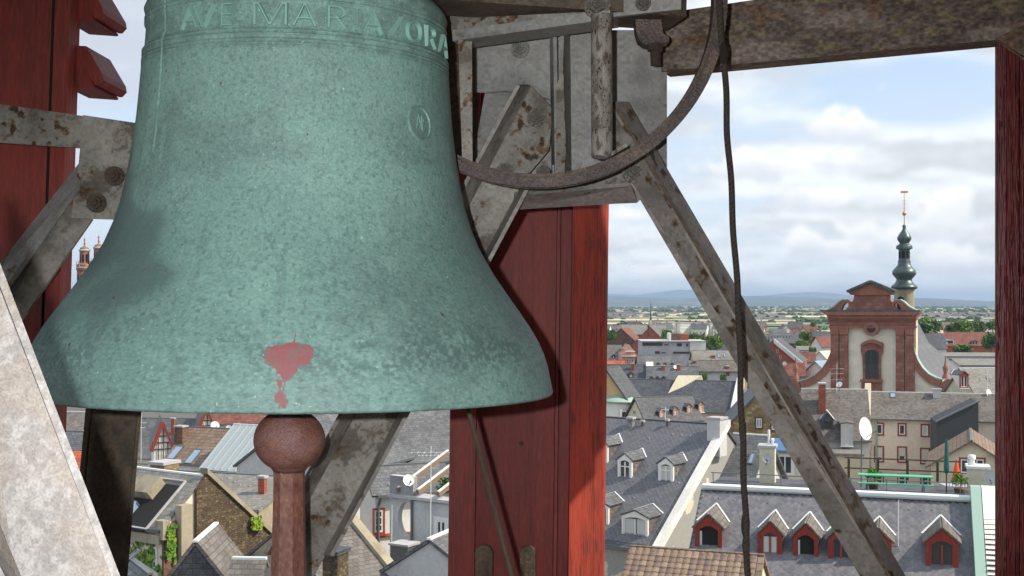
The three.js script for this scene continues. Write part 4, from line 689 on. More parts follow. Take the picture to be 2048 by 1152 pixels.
{ // coping, parapet and terrace
  const l = R1.L / 2, y = R1.hr, r = R1.root;
  part('coping', G().box(-l, l, y + .20, y + .33, -.35, .25), M.whiteMetal, r);
  const pp = (x0, x1) => { const g = G(), yy = (z) => R1.hr - R1.tan * z; g.slab([V(x1, yy(9.5) - .5, 9.5), V(x1, yy(9.5) + .6, 9.5), V(x1, yy(.2) + .9, .2), V(x1, yy(-.4) + .5, -.4), V(x1, yy(0) - 1, -.4)], V(x0 - x1, 0, 0)); return g; };
  part('parapet', pp(l - .42, l - .02), M.copperLight, r, 'pale green sheet-metal parapet on the right end');
  const tl = pp(l + .01, l + .6), tp = part('party_wall', tl, M.white, r, 'white tiled strip beyond the green parapet'), jt = G(); for (let k = 0; k < 26; k++) { const z = .3 + k * .24, yy = R1.hr - R1.tan * z; jt.box(l + .02, l + .58, yy + .78, yy + .83, z - .03, z + .05); } part('tile_joint', jt, M.darkSteel, tp).userData.kind = 'stuff';
  const rail = G(), z0 = -.5; for (const yy of [.55, 1.0]) rail.bar(V(-l + .3, y + yy - .2, z0), V(l - .6, y + yy - .2, z0), .04); for (let x = -l + .4; x < l - .6; x += 1.5) rail.bar(V(x, y - .1, z0), V(x, y + .82, z0), .04); part('railing', rail, M.gutter, r);
  const rail2 = G(), z1 = -6.3; for (const yy of [.5, 1.0]) rail2.bar(V(0, y + yy, z1), V(l - .6, y + yy, z1), .06); for (let x = .2; x < l - .6; x += 1.35) rail2.box(x - .06, x + .06, y, y + .95, z1 - .05, z1 + .05); part('railing', rail2, M.darkSteel, r);
}
const onR1 = (px, z) => { const c = R1.cam, d = R1.dir(px, 900), t = (z - c.z) / d.z; return V(c.x + d.x * t, R1.hr, z).applyMatrix4(R1.root.matrixWorld); };
function stack(label, x0, x1, yt, d, base, pots, capM = M.concrete) {      // free-standing rendered chimney stack
  const a = W(x0, yt, d), b = W(x1, yt, d), w = b.x - a.x, t = thing('chimney_stack', label, 'chimney', V((a.x + b.x) / 2, base, a.z), -R(16)), h = a.y - base;
  part('stack_wall', G().box(-w / 2, w / 2, 0, h, -.9, 0), M.cream, t); part('stack_cap', G().box(-w / 2 - .08, w / 2 + .08, h, h + .12, -.98, .08), capM, t);
  pots.forEach(([x, r, hh]) => part('chimney_pot', G().lathe([[.001, 0], [r, 0], [r * .8, hh * .5], [r * 1.15, hh * .6], [r, hh], [.001, hh * 1.02]], V(x, h + .12, -.45), 14), M.whiteMetal, t)); return t;
}
stack('cream rendered chimney stack with a small dish and a steel flue pipe', 1519, 1549, 896, 58, R1.hr - .4, [[.05, .06, .7], [.22, .08, .3]]);
stack('wide cream chimney stack with white cap beside the maroon post', 1938, 1976, 938, 55, R1.hr - .4, [[-.25, .16, .45]], M.whiteMetal);
dish('small grey dish fixed on the front of the cream chimney stack', 1535, 917, 15, 19, 57.5, 930, { yaw: -.3, m: M.concrete, lean: -3 });
dish('big white satellite dish standing on a tall pole on the terrace', 1728, 857, 31, 47, 57, 992, { yaw: .75, lean: -6, tilt: .15 });
dish('grey dish half hidden by the maroon post on the right chimney', 1983, 956, 22, 30, 54, 985, { yaw: -.5, m: M.concrete });
mast('thin white aerial mast standing on the slate roof between two dormers', 1796, 1000, 1100, 50, []);
{ // terrace furniture
  const p = onR1(1790, -2.6), t = thing('garden_table', 'green beer table with a bench on the roof terrace', 'table', p, -R(16)), g = G().box(-1.6, 1.6, .70, .75, -.3, .3); part('table_top', g, M.green, t); const b = G(); b.box(-1.6, 1.6, .42, .46, .55, .85); part('bench', b, M.green, t); for (const x of [-1.2, 1.2]) { part('leg', G().bar(V(x - .05, 0, -.25), V(x + .05, .7, .25), .05).bar(V(x - .05, 0, .25), V(x + .05, .7, -.25), .05), M.greenPole, t); part('leg', G().bar(V(x, 0, .7), V(x, .42, .7), .05), M.greenPole, t); }
  const q = onR1(1893, -2.2), u = thing('closed_parasol', 'dark green closed parasol standing upright on the terrace', 'parasol', q); part('pole', G().cyl(V(0, 0, 0), V(0, 2.5, 0), .03), M.darkSteel, u); part('folded_cloth', G().lathe([[.001, 2.5], [.06, 2.42], [.12, 1.2], [.1, 1.0], [.001, .95]], V(0, 0, 0), 10), M.greenPole, u);
  for (const [x, z, l, s] of [[1747, -3.2, 'leafy shrub in a pot left of the green table', .42], [1920, -2.4, 'leafy shrub in a pot right of the dark parasol', .42]]) { const o = onR1(x, z), v = thing('potted_shrub', l, 'plant', o); part('pot', G().lathe([[.001, 0], [.2, 0], [.26, .3], [.22, .32], [.001, .3]], V(0, 0, 0), 14), M.brickDark, v); const c = part('foliage', crowns[0], M.leaf[3], v); c.position.y = .38 + s * .7; c.scale.setScalar(s); }
}
const R2 = new House({ name: 'tiled_house', label: 'brown pantiled roof at the bottom edge below the slate house', P: [1268, 1101, 41], ang: 20, bx: 1523, slope: 34, run: 3.2, ov: .1, roof: M.tileBrown, ridge: M.tileBrown });
tiles(R2, 'roof_tile', .235, .24, -R2.L / 2, R2.L / 2, .05, 3.2, panVar, { shape: 'pan' });
const R3 = new House({ name: 'slate_house', label: 'large slate roof with white dormers sloping down to a white firewall', P: [1150, 834, 76], ang: 36, bx: 1446, slope: 36, run: 8, ov: .1, ovA: 3, wall: M.peel, roof: M.slateDark, ridge: M.slate });
tiles(R3, 'slate', .30, .17, -R3.L / 2 - 3, R3.L / 2, .1, 7.9, [slateVar[0], slateVar[1], slateVar[2]]);
[[1250, 960, 27, 40, 12, { arch: true, transom: true }], [1332, 968, 28, 40, 12, { transom: true, curtain: true }], [1202, 930, 27, 40, 12, {}], [1270, 1076, 50, 42, 12, { curtain: true }], [1192, 1052, 50, 42, 12, {}]].forEach(([x, y, w, h, g, o]) => R3.dormer(x, y, w, h, g, { wall: M.frame, roof: M.slate, cheek: M.slateWarm, bord: .12, ...o }));
{ const g = G(), x = R3.L / 2, y = (z) => R3.hr - R3.tan * z; g.slab([V(x + .45, y(8.3) + .02, 8.3), V(x + .45, y(8.3) + .42, 8.3), V(x + .45, y(0) + .42, -.05), V(x + .45, y(0) + .02, -.05)], V(-.47, 0, 0)); part('firewall_coping', g, M.white, R3.root); }
R3.chimney(1434, 876, 28, 38, { m: M.greyWall, deep: .9 }); R3.chimney(1262, 858, 12, 20, { m: M.zinc }); R3.chimney(1285, 858, 4, 14, { m: M.darkSteel }); R3.chimney(1335, 858, 4, 16, { m: M.darkSteel });
R3.snow([[1347, 873], [1365, 875], [1383, 877], [1238, 882], [1270, 1000], [1300, 880], [1290, 960], [1220, 1000], [1360, 970]]);
{ const g = G(); for (const x of [-1.1, -2.2]) g.bar(V(R3.L / 2 + .64, R3.hr - 6, x), V(R3.L / 2 + .64, R3.hr - 2.4, x), .07); for (let k = 0; k < 8; k++) g.bar(V(R3.L / 2 + .64, R3.hr - 6 + k * .4, -1.1), V(R3.L / 2 + .64, R3.hr - 6 + k * .4, -2.2), .04); part('wall_ladder', g, M.darkSteel, R3.root); }
const R3b = new House({ name: 'town_house', label: 'low slate roof with a white framed skylight behind the firewall', P: [1476, 872, 72], ang: 30, bx: 1530, slope: 40, run: 4.2, wall: M.greyWall, ridge: M.whiteMetal }); R3b.skylight(1505, 920, 13, .9);
const R4 = new House({ name: 'stone_house', label: 'tan rubble stone gable house with dark windows behind the rope', P: [1524, 780, 96], ang: -80, L: 12, slope: 48, run: 2.7, wall: M.rubbleTan, ov: .15 });
R4.win('A', 1518, 846, 16, 24, { mid: true, sur: M.darkSteel }); R4.win('A', 1516, 889, 16, 22, { mid: true, sur: M.darkSteel }); R4.win('A', 1548, 850, 14, 24, { mid: true, sur: M.darkSteel });
{ const g = G(), b = G(); const c = W(1570, 935, 88), t = thing('roof_bay', 'small cream bay with an arched window below a blue awning', 'dormer', V(c.x, 0, c.z), -R(16)); part('bay_wall', G().box(-1.3, 1.3, 10, c.y + 1.2, -3, 0), M.cream, t); part('awning', G().slab([V(-1.0, c.y + 1.3, .7), V(1.0, c.y + 1.3, .7), V(1.0, c.y + 2.1, 0), V(-1.0, c.y + 2.1, 0)], V(0, -.06, 0)), M.blue, t); windowOn(t, BS(V(0, c.y + .2, 0), V(1, 0, 0), V(0, 1, 0), V(0, 0, 1)), 1.3, 1.6, { mid: true }); part('bay_roof', G().box(-1.5, 1.5, c.y + 1.21, c.y + 1.4, -3.1, .2), M.slate, t); }
// ------------------------------------------------------------------ pink house and its neighbours
const R5 = new House({ name: 'pink_house', label: 'pink three-storey house with red window surrounds behind the white dish', P: [1742, 786, 117], ang: 17, bx: 1992, slope: 33, eave: [1738, 836], wall: M.pink, roof: M.slateWarm, ridge: M.whiteMetal, ov: .2 });
for (const [x, y, w, h, o] of [[1759, 858, 17, 26, {}], [1804, 859, 17, 26, {}], [1850, 861, 17, 26, { pane: M.curtain }], [1758, 908, 19, 33, { blind: .75 }], [1804, 909, 19, 33, { blind: .62 }], [1850, 912, 19, 33, { blind: .85 }], [1758, 963, 19, 33, { bars: 2 }], [1804, 964, 19, 33, { bars: 2 }], [1850, 966, 19, 33, { bars: 2 }], [1870, 910, 6, 26, {}]]) R5.win('F', x, y, w, h, { sur: M.redFrame, b: .13, ...o });
R5.chimney(1874, 796, 15, 16, { m: M.greyWall }); R5.skylight(1786, 793, 12, .8);
R5.snow([[1746, 801], [1762, 802], [1791, 804], [1812, 804], [1832, 804], [1853, 804], [1870, 805], [1889, 805], [1913, 806], [1817, 831], [1794, 829]]);
part('drainpipe', G().cyl(V(-R5.L / 2 + .5, 3, R5.run + .12), V(-R5.L / 2 + .5, R5.he, R5.run + .12), .09), M.copperLight, R5.root);
{ const g = G(), x = -R5.L / 2, y = (z) => R5.hr - R5.tan * z; g.slab([V(x, y(6.2) - 1, R5.run + .35), V(x, y(R5.run) + .3, R5.run + .35), V(x, y(0) + .9, .2), V(x, y(0) + .9, -.5), V(x, 8, -.5)], V(-.55, 0, 0)); part('firewall', g, M.cream, R5.root); }
const R6 = new House({ name: 'town_house', label: 'dark slate roofed house with a tall red brick chimney left of the pink house', P: [1606, 780, 113], ang: 12, bx: 1731, slope: 40, eave: [1640, 878], wall: M.greyWall, roof: M.slateWarm, ridge: M.whiteMetal, ov: .2 });
R6.chimney(1644, 818, 13, 50, { m: M.brick, deep: 1.4 }); R6.dormer(1655, 862, 22, 22, 14, { wall: M.slateDark, arch: false, flash: true, frame: M.darkSteel }); R6.dormer(1694, 892, 24, 44, 2, { wall: M.greyWall, arch: false, flash: false, roof: M.slateWarm, bord: .4 });
R6.snow([[1615, 796], [1680, 797], [1695, 798], [1720, 798]]);
{ const c = W(1696, 912, 104), t = thing('flat_roofed_annex', 'low cream annex with a flat roof in front of the slate house', 'house', V(c.x, 0, c.z), -R(14)); part('wall', G().box(-3, 1.15, 0, c.y, -3.5, 0), M.cream, t); part('roof', G().box(-3.15, 1.3, c.y + .003, c.y + .22, -3.6, .15), M.zinc, t); windowOn(t, BS(V(-.9, c.y - 1.7, 0), V(1, 0, 0), V(0, 1, 0), V(0, 0, 1)), .7, 1.1); windowOn(t, BS(V(1.15, c.y - 1.6, -1.6), V(0, 0, -1), V(0, 1, 0), V(1, 0, 0)), .6, 1.0); }
{ const d = 106.5, t = thing('slate_clad_wall', 'blackish slate-hung wall rising beside the pink house', 'wall', V(W(1915, 880, d).x, 0, -d)); wpart('wall', G().shape([[1873, 845], [1957, 804], [1957, 1100], [1873, 1100]], (x, y) => W(x, y, d), V(1, 0, -4.5)), M.slateBlack, t); wpart('verge', G().bar(W(1872, 843, d - .05), W(1958, 802, d - .05), .18, .12), M.gutter, t); }
const R8 = new House({ name: 'gabled_house', label: 'small cream gabled house with a red window in front of the pink house', P: [1943, 884, 92], ang: -70, L: 9, slope: 33, run: 2.9, wall: M.cream, roof: M.tileBrown, ov: .35 });
R8.win('A', 1929, 932, 21, 34, { sur: M.redFrame, mid: false }); R8.win('A', 1960, 932, 21, 34, { sur: M.redFrame });
{ const c = W(1913, 960, 86), t = thing('folded_parasol', 'orange-red folded parasol on the balcony of the small gabled house', 'parasol', c); part('cloth', G().lathe([[.001, 1.5], [.05, 1.45], [.32, .1], [.26, 0], [.001, .05]], V(0, 0, 0), 10), M.orange, t); part('pole', G().cyl(V(0, -.8, 0), V(0, 1.5, 0), .03), M.whiteMetal, t); const u = thing('balcony', 'small balcony with a pale balustrade below the orange parasol', 'balcony', W(1920, 972, 87)); part('balcony_floor', G().box(-1.0, 1.3, -.15, 0, -1.5, .6), M.concrete, u); const b = G().box(-1.0, 1.3, .85, .92, .52, .58); for (let x = -.95; x <= 1.3; x += .22) b.box(x - .03, x + .03, 0, .85, .53, .57); part('balustrade', b, M.concrete, u); }
const R9 = new House({ name: 'town_house', label: 'cream house with a yellow window at the right beside the post', P: [1958, 800, 121], ang: 17, bx: 2060, slope: 36, eave: [1960, 832], wall: M.cream, roof: M.tileBrown, ov: .2 });
R9.win('F', 1986, 862, 22, 32, { pane: flat(0xb8862c, { roughness: .5 }) });  // pane in a plain yellow colour
dish('white satellite dish on the pink house roof beside the maroon post', 1977, 787, 11, 19, 114, 812, { yaw: .7 });
mast('yellowish aerial mast in front of the left church pilaster', 1673, 726, 795, 112, [[738, 28], [748, 26], [760, 20]]);
mast('thin aerial mast right of the red dormer beside the maroon post', 1974, 742, 792, 125, [[750, 10]]);
dish('small tilted white dish in front of the left church pilaster', 1679, 769, 10, 12, 110, 782, { yaw: -.6, tilt: .5 });
mast('short aerial on the slate house ridge left of the firewall', 1330, 815, 846, 74, [[820, 14]]);

// ------------------------------------------------------------------ baroque church
{
  const d0 = 165, ang = 27, o = W(1744, 680, d0), t = thing('baroque_church', 'red sandstone baroque church front with curling volutes and a slender green copper spire', 'church', V(o.x, 0, o.z), -R(ang)), M4 = t.matrixWorld.clone().invert(), cam = CAM.clone().applyMatrix4(M4);
  const L = (px, py, z = 0) => { const d = W(px, py, 1).applyMatrix4(M4).sub(cam), k = (z - cam.z) / d.z; return V(cam.x + d.x * k, cam.y + d.y * k, z); };
  const sh = (pts, z, th, m, n, par = t, l) => part(n, G().shape(pts.map((p) => { const q = L(p[0], p[1], 0); return [q.x, q.y]; }), (x, y) => V(x, y, z), V(0, 0, -th)), m, par, l);
  const arc = (cx, cy, rx, ry, a0, a1, n = 10) => Array.from({ length: n + 1 }, (_, i) => { const a = R(a0 + (a1 - a0) * i / n); return [cx + rx * Math.cos(a), cy - ry * Math.sin(a)]; });
  sh([[1660, 640], [1832, 640], [1832, 1000], [1660, 1000]], -.2, 1.2, M.facade, 'facade_wall');
  // side walls with concave scroll edges
  const curve = (s) => [[0, 690], [2, 706], [8, 722], [17, 737], [29, 749], [43, 757], [56, 761]].map(([x, y]) => [s > 0 ? 1828 + x : 1663 - x * 1.15, y + (s < 0 ? 2 : 0)]);
  for (const s of [1, -1]) {
    const c = curve(s), e = c[c.length - 1];
    sh([...c, [e[0], 1000], [s > 0 ? 1828 : 1663, 1000]], -.25, 1.0, M.facade, 'side_wall');
    const inn = [...c].reverse().map(([x, y]) => [x - s * 6, y + 13]); sh([...c, ...inn], .12, 1.3, M.sandTrim, 'scroll_band'); sh([...c.map(([x, y]) => [x, y - 2.5]), ...[...c].reverse()], .2, 1.5, M.copperLight, 'scroll_flashing');
    const vx = e[0] + s * 14; sh([...arc(vx, 776, 17, 18, 0, 360, 20)], .2, 1.2, M.sandTrim, 'volute'); sh([...arc(vx + s * 1, 778, 9, 9, 0, 360, 14)], .34, .3, M.sandstone, 'volute_eye'); sh([[vx - 14, 770], [vx + 14, 770], [vx + 20, 1000], [vx - 14, 1000]], .05, 1, M.facade, 'side_wall');
    const f = L(e[0] + s * 7, 757, -.3), k = px2m(1, d0); part('finial', G().lathe([[.001, 44 * k], [1.2 * k, 42 * k], [1.5 * k, 32 * k], [3 * k, 26 * k], [6 * k, 22 * k], [5 * k, 18 * k], [3.5 * k, 10 * k], [6 * k, 4 * k], [7 * k, 0]], f, 12), M.sandTrim, t);
  }
  for (const [a, b] of [[1662, 1678], [1680, 1696.5], [1792, 1809], [1811, 1829]]) { const p = sh([[a, 668], [b, 668], [b, 1000], [a, 1000]], .25, .6, M.sandstone, 'pilaster'); sh([[a - 1.5, 655], [b + 1.5, 655], [b + .5, 660], [b, 669], [a, 669], [a - .5, 660]], .42, .7, M.sandTrim, 'capital', p); }
  sh([[1660, 640], [1832, 640], [1832, 655], [1660, 655]], .35, .8, M.sandstone, 'frieze'); sh([[1657, 636], [1835, 636], [1833, 641], [1659, 641]], .6, 1.0, M.sandTrim, 'cornice_moulding'); sh([[1658, 652], [1834, 652], [1833, 656], [1659, 656]], .5, .9, M.sandTrim, 'architrave');
  sh([[1655, 629], [1838, 629], [1834, 637], [1659, 637]], .9, 1.6, M.sandTrim, 'cornice'); sh([[1646, 622], [1843, 622], [1841, 626], [1836, 630], [1656, 630], [1650, 626]], 1.3, 2.4, M.sandTrim, 'cornice'); sh([[1646, 620], [1843, 620], [1843, 623], [1646, 623]], 1.35, 2.5, M.copper, 'cornice_flashing');
  sh([[1709, 588], [1778, 588], [1781, 600], [1788, 612], [1797, 621], [1690, 621], [1699, 612], [1707, 600]], .1, 1.1, M.sandstone, 'pediment_block'); sh([[1697, 584], [1744, 564], [1790, 584], [1785, 590], [1702, 590]], .35, 1.3, M.sandTrim, 'pediment'); 
  const pc = G(); for (const s of [-1, 1]) { const a = L(1744 + s * 48, 583, 0), b = L(1743, 562.5, 0); pc.bar(V(a.x, a.y, .1), V(b.x, b.y, .1), 1.7, .32, V(0, 1, 0)); } part('pediment_moulding', pc, M.copper, t);
  for (const s of [-1, 1]) { const X = (x) => 1743 + s * x, c = [[94, 621], [84, 618], [74, 612], [66, 604], [58, 600], [48, 600], [42, 604], [41, 610], [45, 613], [46, 607], [52, 606], [57, 611], [60, 621]].map(([x, y]) => [X(x), y]); sh(c, .2, 1.3, M.sandTrim, 'volute'); sh([[94, 621], [84, 617], [74, 611], [66, 603], [58, 598.5], [48, 598.5], [48, 600.4], [58, 600.4], [65, 605], [73, 613], [83, 619]].map(([x, y]) => [X(x), y]), .28, 1.45, M.copperLight, 'volute_flashing'); }
  part('oval_surround', G().ring(arc(1744, 657, 16, 14, 0, 360, 24).slice(0, 24).map((p) => { const q = L(...p); return [q.x, q.y]; }), arc(1744, 658, 8.5, 7.5, 0, 360, 24).slice(0, 24).map((p) => { const q = L(...p); return [q.x, q.y]; }), (x, y) => V(x, y, .65), V(0, 0, -.8)), M.sandTrim, t); sh(arc(1744, 658, 9, 8, 0, 360, 20).slice(0, 20), .3, .2, M.glass, 'oval_window');
  // tall window with ogee hood
  const wf = sh([[1723, 1000], [1723, 764], [1726, 756], [1725, 715], [1722, 704], [1722, 688], [1727, 684], [1764, 684], [1767, 688], [1766, 704], [1762, 715], [1762, 756], [1764, 764], [1764, 1000]], .12, .45, M.sandstone, 'window_surround');
  sh([[1722, 690], [1728, 684], [1736, 680], [1744, 679], [1752, 680], [1760, 684], [1767, 690], [1765, 693], [1756, 688], [1744, 685], [1732, 688], [1724, 693]], .5, .6, M.sandTrim, 'hood', wf); sh([[1721, 759], [1766, 759], [1766, 764], [1721, 764]], .4, .5, M.sandTrim, 'sill', wf);
  sh([[1731, 757], [1731, 708], ...arc(1744, 708, 13.5, 9, 180, 0, 8), [1757.5, 757]], .18, .05, M.glass, 'pane', wf);
  const gl = G(); for (const x of [1737, 1744, 1751]) { const a = L(x, 757), b = L(x, 700); gl.bar(V(a.x, a.y, .2), V(b.x, b.y, .2), .06); } for (const y of [710, 720, 730, 740, 750]) { const a = L(1731, y), b = L(1757, y); gl.bar(V(a.x, a.y, .21), V(b.x, b.y, .21), .06); } part('glazing_bars', gl, M.darkSteel, wf);
  // nave with its slate roof
  const wl = L(1655, 700).x, wr = L(1900, 700).x, top = L(1744, 640).y, ev = L(1744, 800).y, xm = L(1750, 640).x, len = 34;
  part('nave_wall', G().box(wl, wr, 0, ev, -len, -1.35), M.cream, t);
  const rf = G(); rf.slab([V(wr + .5, ev - .3, -1.3), V(wr + .5, ev - .3, -len), V(xm + 2.0, top - 4, -len), V(xm + 2.0, top - 4, -1.3)], V(0, -.25, 0)).slab([V(xm + 2, top - 4, -1.3), V(xm + 2, top - 4, -len), V(xm, top, -len), V(xm, top, -1.3)], V(0, -.25, 0)); rf.slab([V(xm, top, -1.3), V(xm, top, -len), V(wl - .5, ev - .3, -len), V(wl - .5, ev - .3, -1.3)], V(0, -.25, 0)); part('nave_roof', rf, M.slate, t);
  for (const [k, n] of [[.42, 3], [.86, 4]]) { for (let i = 0; i < n; i++) { const x = xm + 2 + (wr - xm - 2) * k, y = top - 4 + (ev - top + 4) * k; part('snow_guard', G().box(x - .2, x + .2, y + .02, y + .5, -3.2 - i * 1.5, -2.3 - i * 1.5), M.whiteMetal, t); } }
  // spire
  const sz = -21, c = L(1808.5, 610, sz), dd = W(1808, 600, 1).applyMatrix4(M4).sub(cam), k = px2m(1, (sz - cam.z) / dd.z), Y = (py) => L(1808, py, sz).y, C = V(c.x, 0, sz);
  const sp = part('spire', G().lathe([[21, 579], [26, 577], [26, 573], [23, 570], [19, 567], [16, 562], [15, 559], [19, 554], [23, 549], [24, 545], [22, 540], [17, 535], [13, 530], [12, 522]].map(([r, y]) => [r * k, Y(y)]), C, 8, Math.PI / 8), M.copper, t);
  part('spire_lantern', G().lathe([[12.5, 524], [12.5, 521], [11, 520], [11, 500], [13, 499], [13, 497]].map(([r, y]) => [r * k, Y(y)]), C, 8, Math.PI / 8), M.copper, sp); for (let i = 0; i < 8; i++) { const a = i * Math.PI / 4; part('lantern_louvre', G().box(-3 * k, 3 * k, Y(517), Y(503), 10.2 * k, 10.6 * k, BS(C, V(Math.cos(a), 0, -Math.sin(a)), V(0, 1, 0), V(Math.sin(a), 0, Math.cos(a)))), M.black, sp); }
  part('spire_onion', G().lathe([[16, 498], [16, 492], [13, 490], [10, 488], [9, 486], [12, 482], [14, 478], [13.5, 474], [10, 468], [5.5, 462], [3.5, 458], [3, 454], [4.5, 452], [1.2, 449], [.001, 448]].map(([r, y]) => [r * k, Y(y)]), C, 16), M.copper, sp);
  part('spire_rod', G().cyl(V(C.x, Y(452), sz), V(C.x, Y(384), sz), 1.1 * k, .5 * k, 6).ball(V(C.x, Y(427), sz), 4 * k, 1, 1.1, 1), M.gold, sp); part('weather_vane', G().box(C.x - 7 * k, C.x + 7 * k, Y(386), Y(382), sz - .1, sz + .1).bar(V(C.x - 5 * k, Y(402), sz), V(C.x + 5 * k, Y(402), sz), .8 * k).bar(V(C.x - 4 * k, Y(408), sz), V(C.x + 4 * k, Y(408), sz), .8 * k), M.gold, sp);
  part('spire_drum', G().lathe([[20, 578], [20, 1000]].map(([r, y]) => [r * k, Math.max(0, Y(y))]), C, 8, Math.PI / 8), M.buff, sp); { const q = []; for (let i = 0; i <= 8; i++) q.push([7 * k * Math.cos(i / 8 * Math.PI), Y(600) + 7 * k * Math.sin(i / 8 * Math.PI)]); q.push([-7 * k, Y(625)], [7 * k, Y(625)]); part('drum_window', G().shape(q, (x, y) => V(C.x + x * .95 - 4 * k, y, sz + 18.9 * k), V(0, 0, -.3)), M.black, sp); }
}
const R10 = new House({ name: 'town_house', label: 'broad grey slate roof with a red dormer right of the church front', P: [1922, 738, 150], ang: -8, bx: 2080, slope: 38, eave: [1940, 806], wall: M.cream, roof: M.roofGrey, ridge: M.whiteMetal });
R10.dormer(1928, 776, 16, 26, 7, { wall: M.redWood, arch: false, flash: true, cheek: M.white }); R10.skylight(1975, 760, 5, .8);
// twin towers of the cathedral far to the left
for (const [cx, dy, l] of [[169, 0, 'left of the two slim red sandstone church towers beyond the bell'], [197.5, -5, 'right of the two slim red sandstone church towers beyond the bell']]) {
  const d = 340, k = px2m(1, d), c = W(cx, 600, d), t = thing('church_tower', l, 'church tower', V(c.x, 0, c.z)), Y = (py) => EYE - (py + dy - HZ) * k, oct = (n, p, m, seg = 8) => part(n, G().lathe(p.map(([r, y]) => [r * k, Y(y)]), V(0, 0, 0), seg, Math.PI / 8), m, t);
  oct('tower_base', [[17, 760], [17, 581], [16, 580], [.01, 579]], M.cream, 8); part('tower_foot', G().box(-19 * k, 19 * k, 0, Math.max(1, Y(690)), -19 * k, 19 * k), M.sandstone, t); oct('string_course', [[17, 581], [18, 580], [18, 577], [15, 576]], M.copperLight); oct('tower_stage', [[14.5, 578], [14.5, 540], [.01, 539]], M.sandstone); oct('balustrade', [[14.5, 541], [16, 540], [16, 537], [14.5, 536], [13, 529], [11, 527], [.01, 527]], M.sandTrim); oct('balcony_edge', [[14.6, 536.5], [16.3, 536.2], [16.3, 534.6], [13.8, 534]], M.copperLight);
  oct('lantern_drum', [[9.5, 530], [9.5, 502], [.01, 501]], M.sandstone); oct('lantern_crown', [[9.6, 503], [11.3, 502], [11.3, 499.5], [9, 498.5], [.01, 498]], M.copperLight); oct('lantern_cap', [[8.5, 499], [8.5, 496], [5, 494], [2, 492], [.01, 491]], M.sandTrim); oct('finial', [[1.3, 494], [1.1, 489], [2.8, 487.5], [1.1, 486], [1.0, 481], [2.4, 479.5], [.8, 478], [.01, 473]], M.sandTrim);
  for (let i = 0; i < 8; i++) { const a = i * Math.PI / 4 + .0, B = BS(V(0, 0, 0), V(Math.cos(a), 0, -Math.sin(a)), V(0, 1, 0), V(Math.sin(a), 0, Math.cos(a))); part('lantern_window', G().box(-1.8 * k, 1.8 * k, Y(524), Y(509), 8 * k, 9.1 * k, B), M.black, t); part('belfry_window', G().box(-3 * k, 3 * k, Y(572), Y(550), 12.5 * k, 13.7 * k, B), M.black, t); part('pinnacle', G().cyl(V(Math.sin(a + .39) * 14.5 * k, Y(536), Math.cos(a + .39) * 14.5 * k), V(Math.sin(a + .39) * 14.5 * k, Y(521), Math.cos(a + .39) * 14.5 * k), 1.5 * k, .2 * k, 6), M.sandTrim, t); part('blind_arch', G().box(-1 * k, 1 * k, Y(620), Y(588), 15.2 * k, 15.9 * k, B), M.black, t); }
}

// ------------------------------------------------------------------ town to the right of the red post, middle distance
const M1 = new House({ name: 'town_house', label: 'long dark slate roof reaching a cream firewall behind the dormer wing', P: [1236, 760, 121], ang: 20, bx: 1474, slope: 36, eave: [1434, 826], wall: M.cream, ov: .05, roof: M.slateDark });
M1.coping('B', M.white, .7, .5); M1.snow([[1368, 770], [1383, 770], [1398, 770], [1412, 770], [1428, 770], [1444, 770]]);
part('cross_wall', G().slab([V(-.6, M1.hr - 1.4, 2.0), V(.2, M1.hr + .6, .2), V(2.4, M1.hr + .6, -.4), V(2.4, M1.hr - .2, -.4), V(1.0, M1.hr - .3, .3), V(.2, M1.hr - 1.4, 2.0)], V(0, -.3, -.3)), M.cream, M1.root);
const M1w = new House({ name: 'dormer_wing', label: 'slate wing with four small pink dormers and a cream gable with oval window', P: [1272, 798, 106], ang: -22, bx: 1380, slope: 44, eave: [1314, 842], wall: M.cream, roof: M.slateDark, ov: .2 });
[[1323.7, 838], [1351, 834.5], [1378.5, 829], [1402, 824]].forEach(([x, y]) => M1w.dormer(x, y, 9.5, 15, 5, { wall: M.salmon, frame: M.frame, bord: .1, arch: true, flash: false })); M1w.win('A', 1269, 825, 5, 6, { sur: M.concrete, plain: true });
{ const d = 112, c = W(1239, 840, d), t = thing('garden_tower', 'small white tower with a pale eight-sided metal roof', 'tower', V(c.x, 0, c.z), R(20)), ye = W(0, 801, d).y, yt = W(0, 785, d).y; part('wall', G().lathe([[1.35, 0], [1.35, ye]], V(0, 0, 0), 8, .2), M.white, t); part('roof', G().lathe([[.01, yt], [1.4, ye + .25], [1.75, ye], [1.7, ye - .12], [1.3, ye - .1]].reverse(), V(0, 0, 0), 8, .2), M.copperLight, t); windowOn(t, BS(V(-.2, ye - 1.6, 1.33), V(1, 0, 0), V(0, 1, 0), V(0, 0, 1)), .8, 1.8, { sur: M.greyWall }); }
const list = [];
function town(label, P, bx, ang, eave, o = {}) { const h = new House({ label, P, ang, bx, ...(typeof eave === 'number' ? { run: eave } : { eave }), ...o }); list.push(h); return h; }
let h = town('slate roofed row house with two dormers beside a white gable coping', [1206, 731, 152], 1292, 6, [1250, 763], { roof: M.slateDark, wall: M.white, slope: 38 }); h.coping('B', M.white, .9, .5); h.dormer(1245, 757, 9, 9, 4, { wall: M.slateWarm, arch: false, flash: false }); h.dormer(1262, 757, 9, 9, 4, { wall: M.slateWarm, arch: false, flash: false }); h.chimney(1265, 742, 6, 14, {});
h = town('slate roofed row house with red chimneys and three dormers', [1297, 735, 150], 1392, 5, [1340, 765], { roof: M.slate, wall: M.white, slope: 38 }); for (const x of [1303, 1315, 1327]) h.dormer(x, 763, 7, 6, 4, { wall: M.slateDark, arch: false, flash: false }); h.chimney(1326, 742, 7, 10); h.chimney(1357, 742, 7, 12);
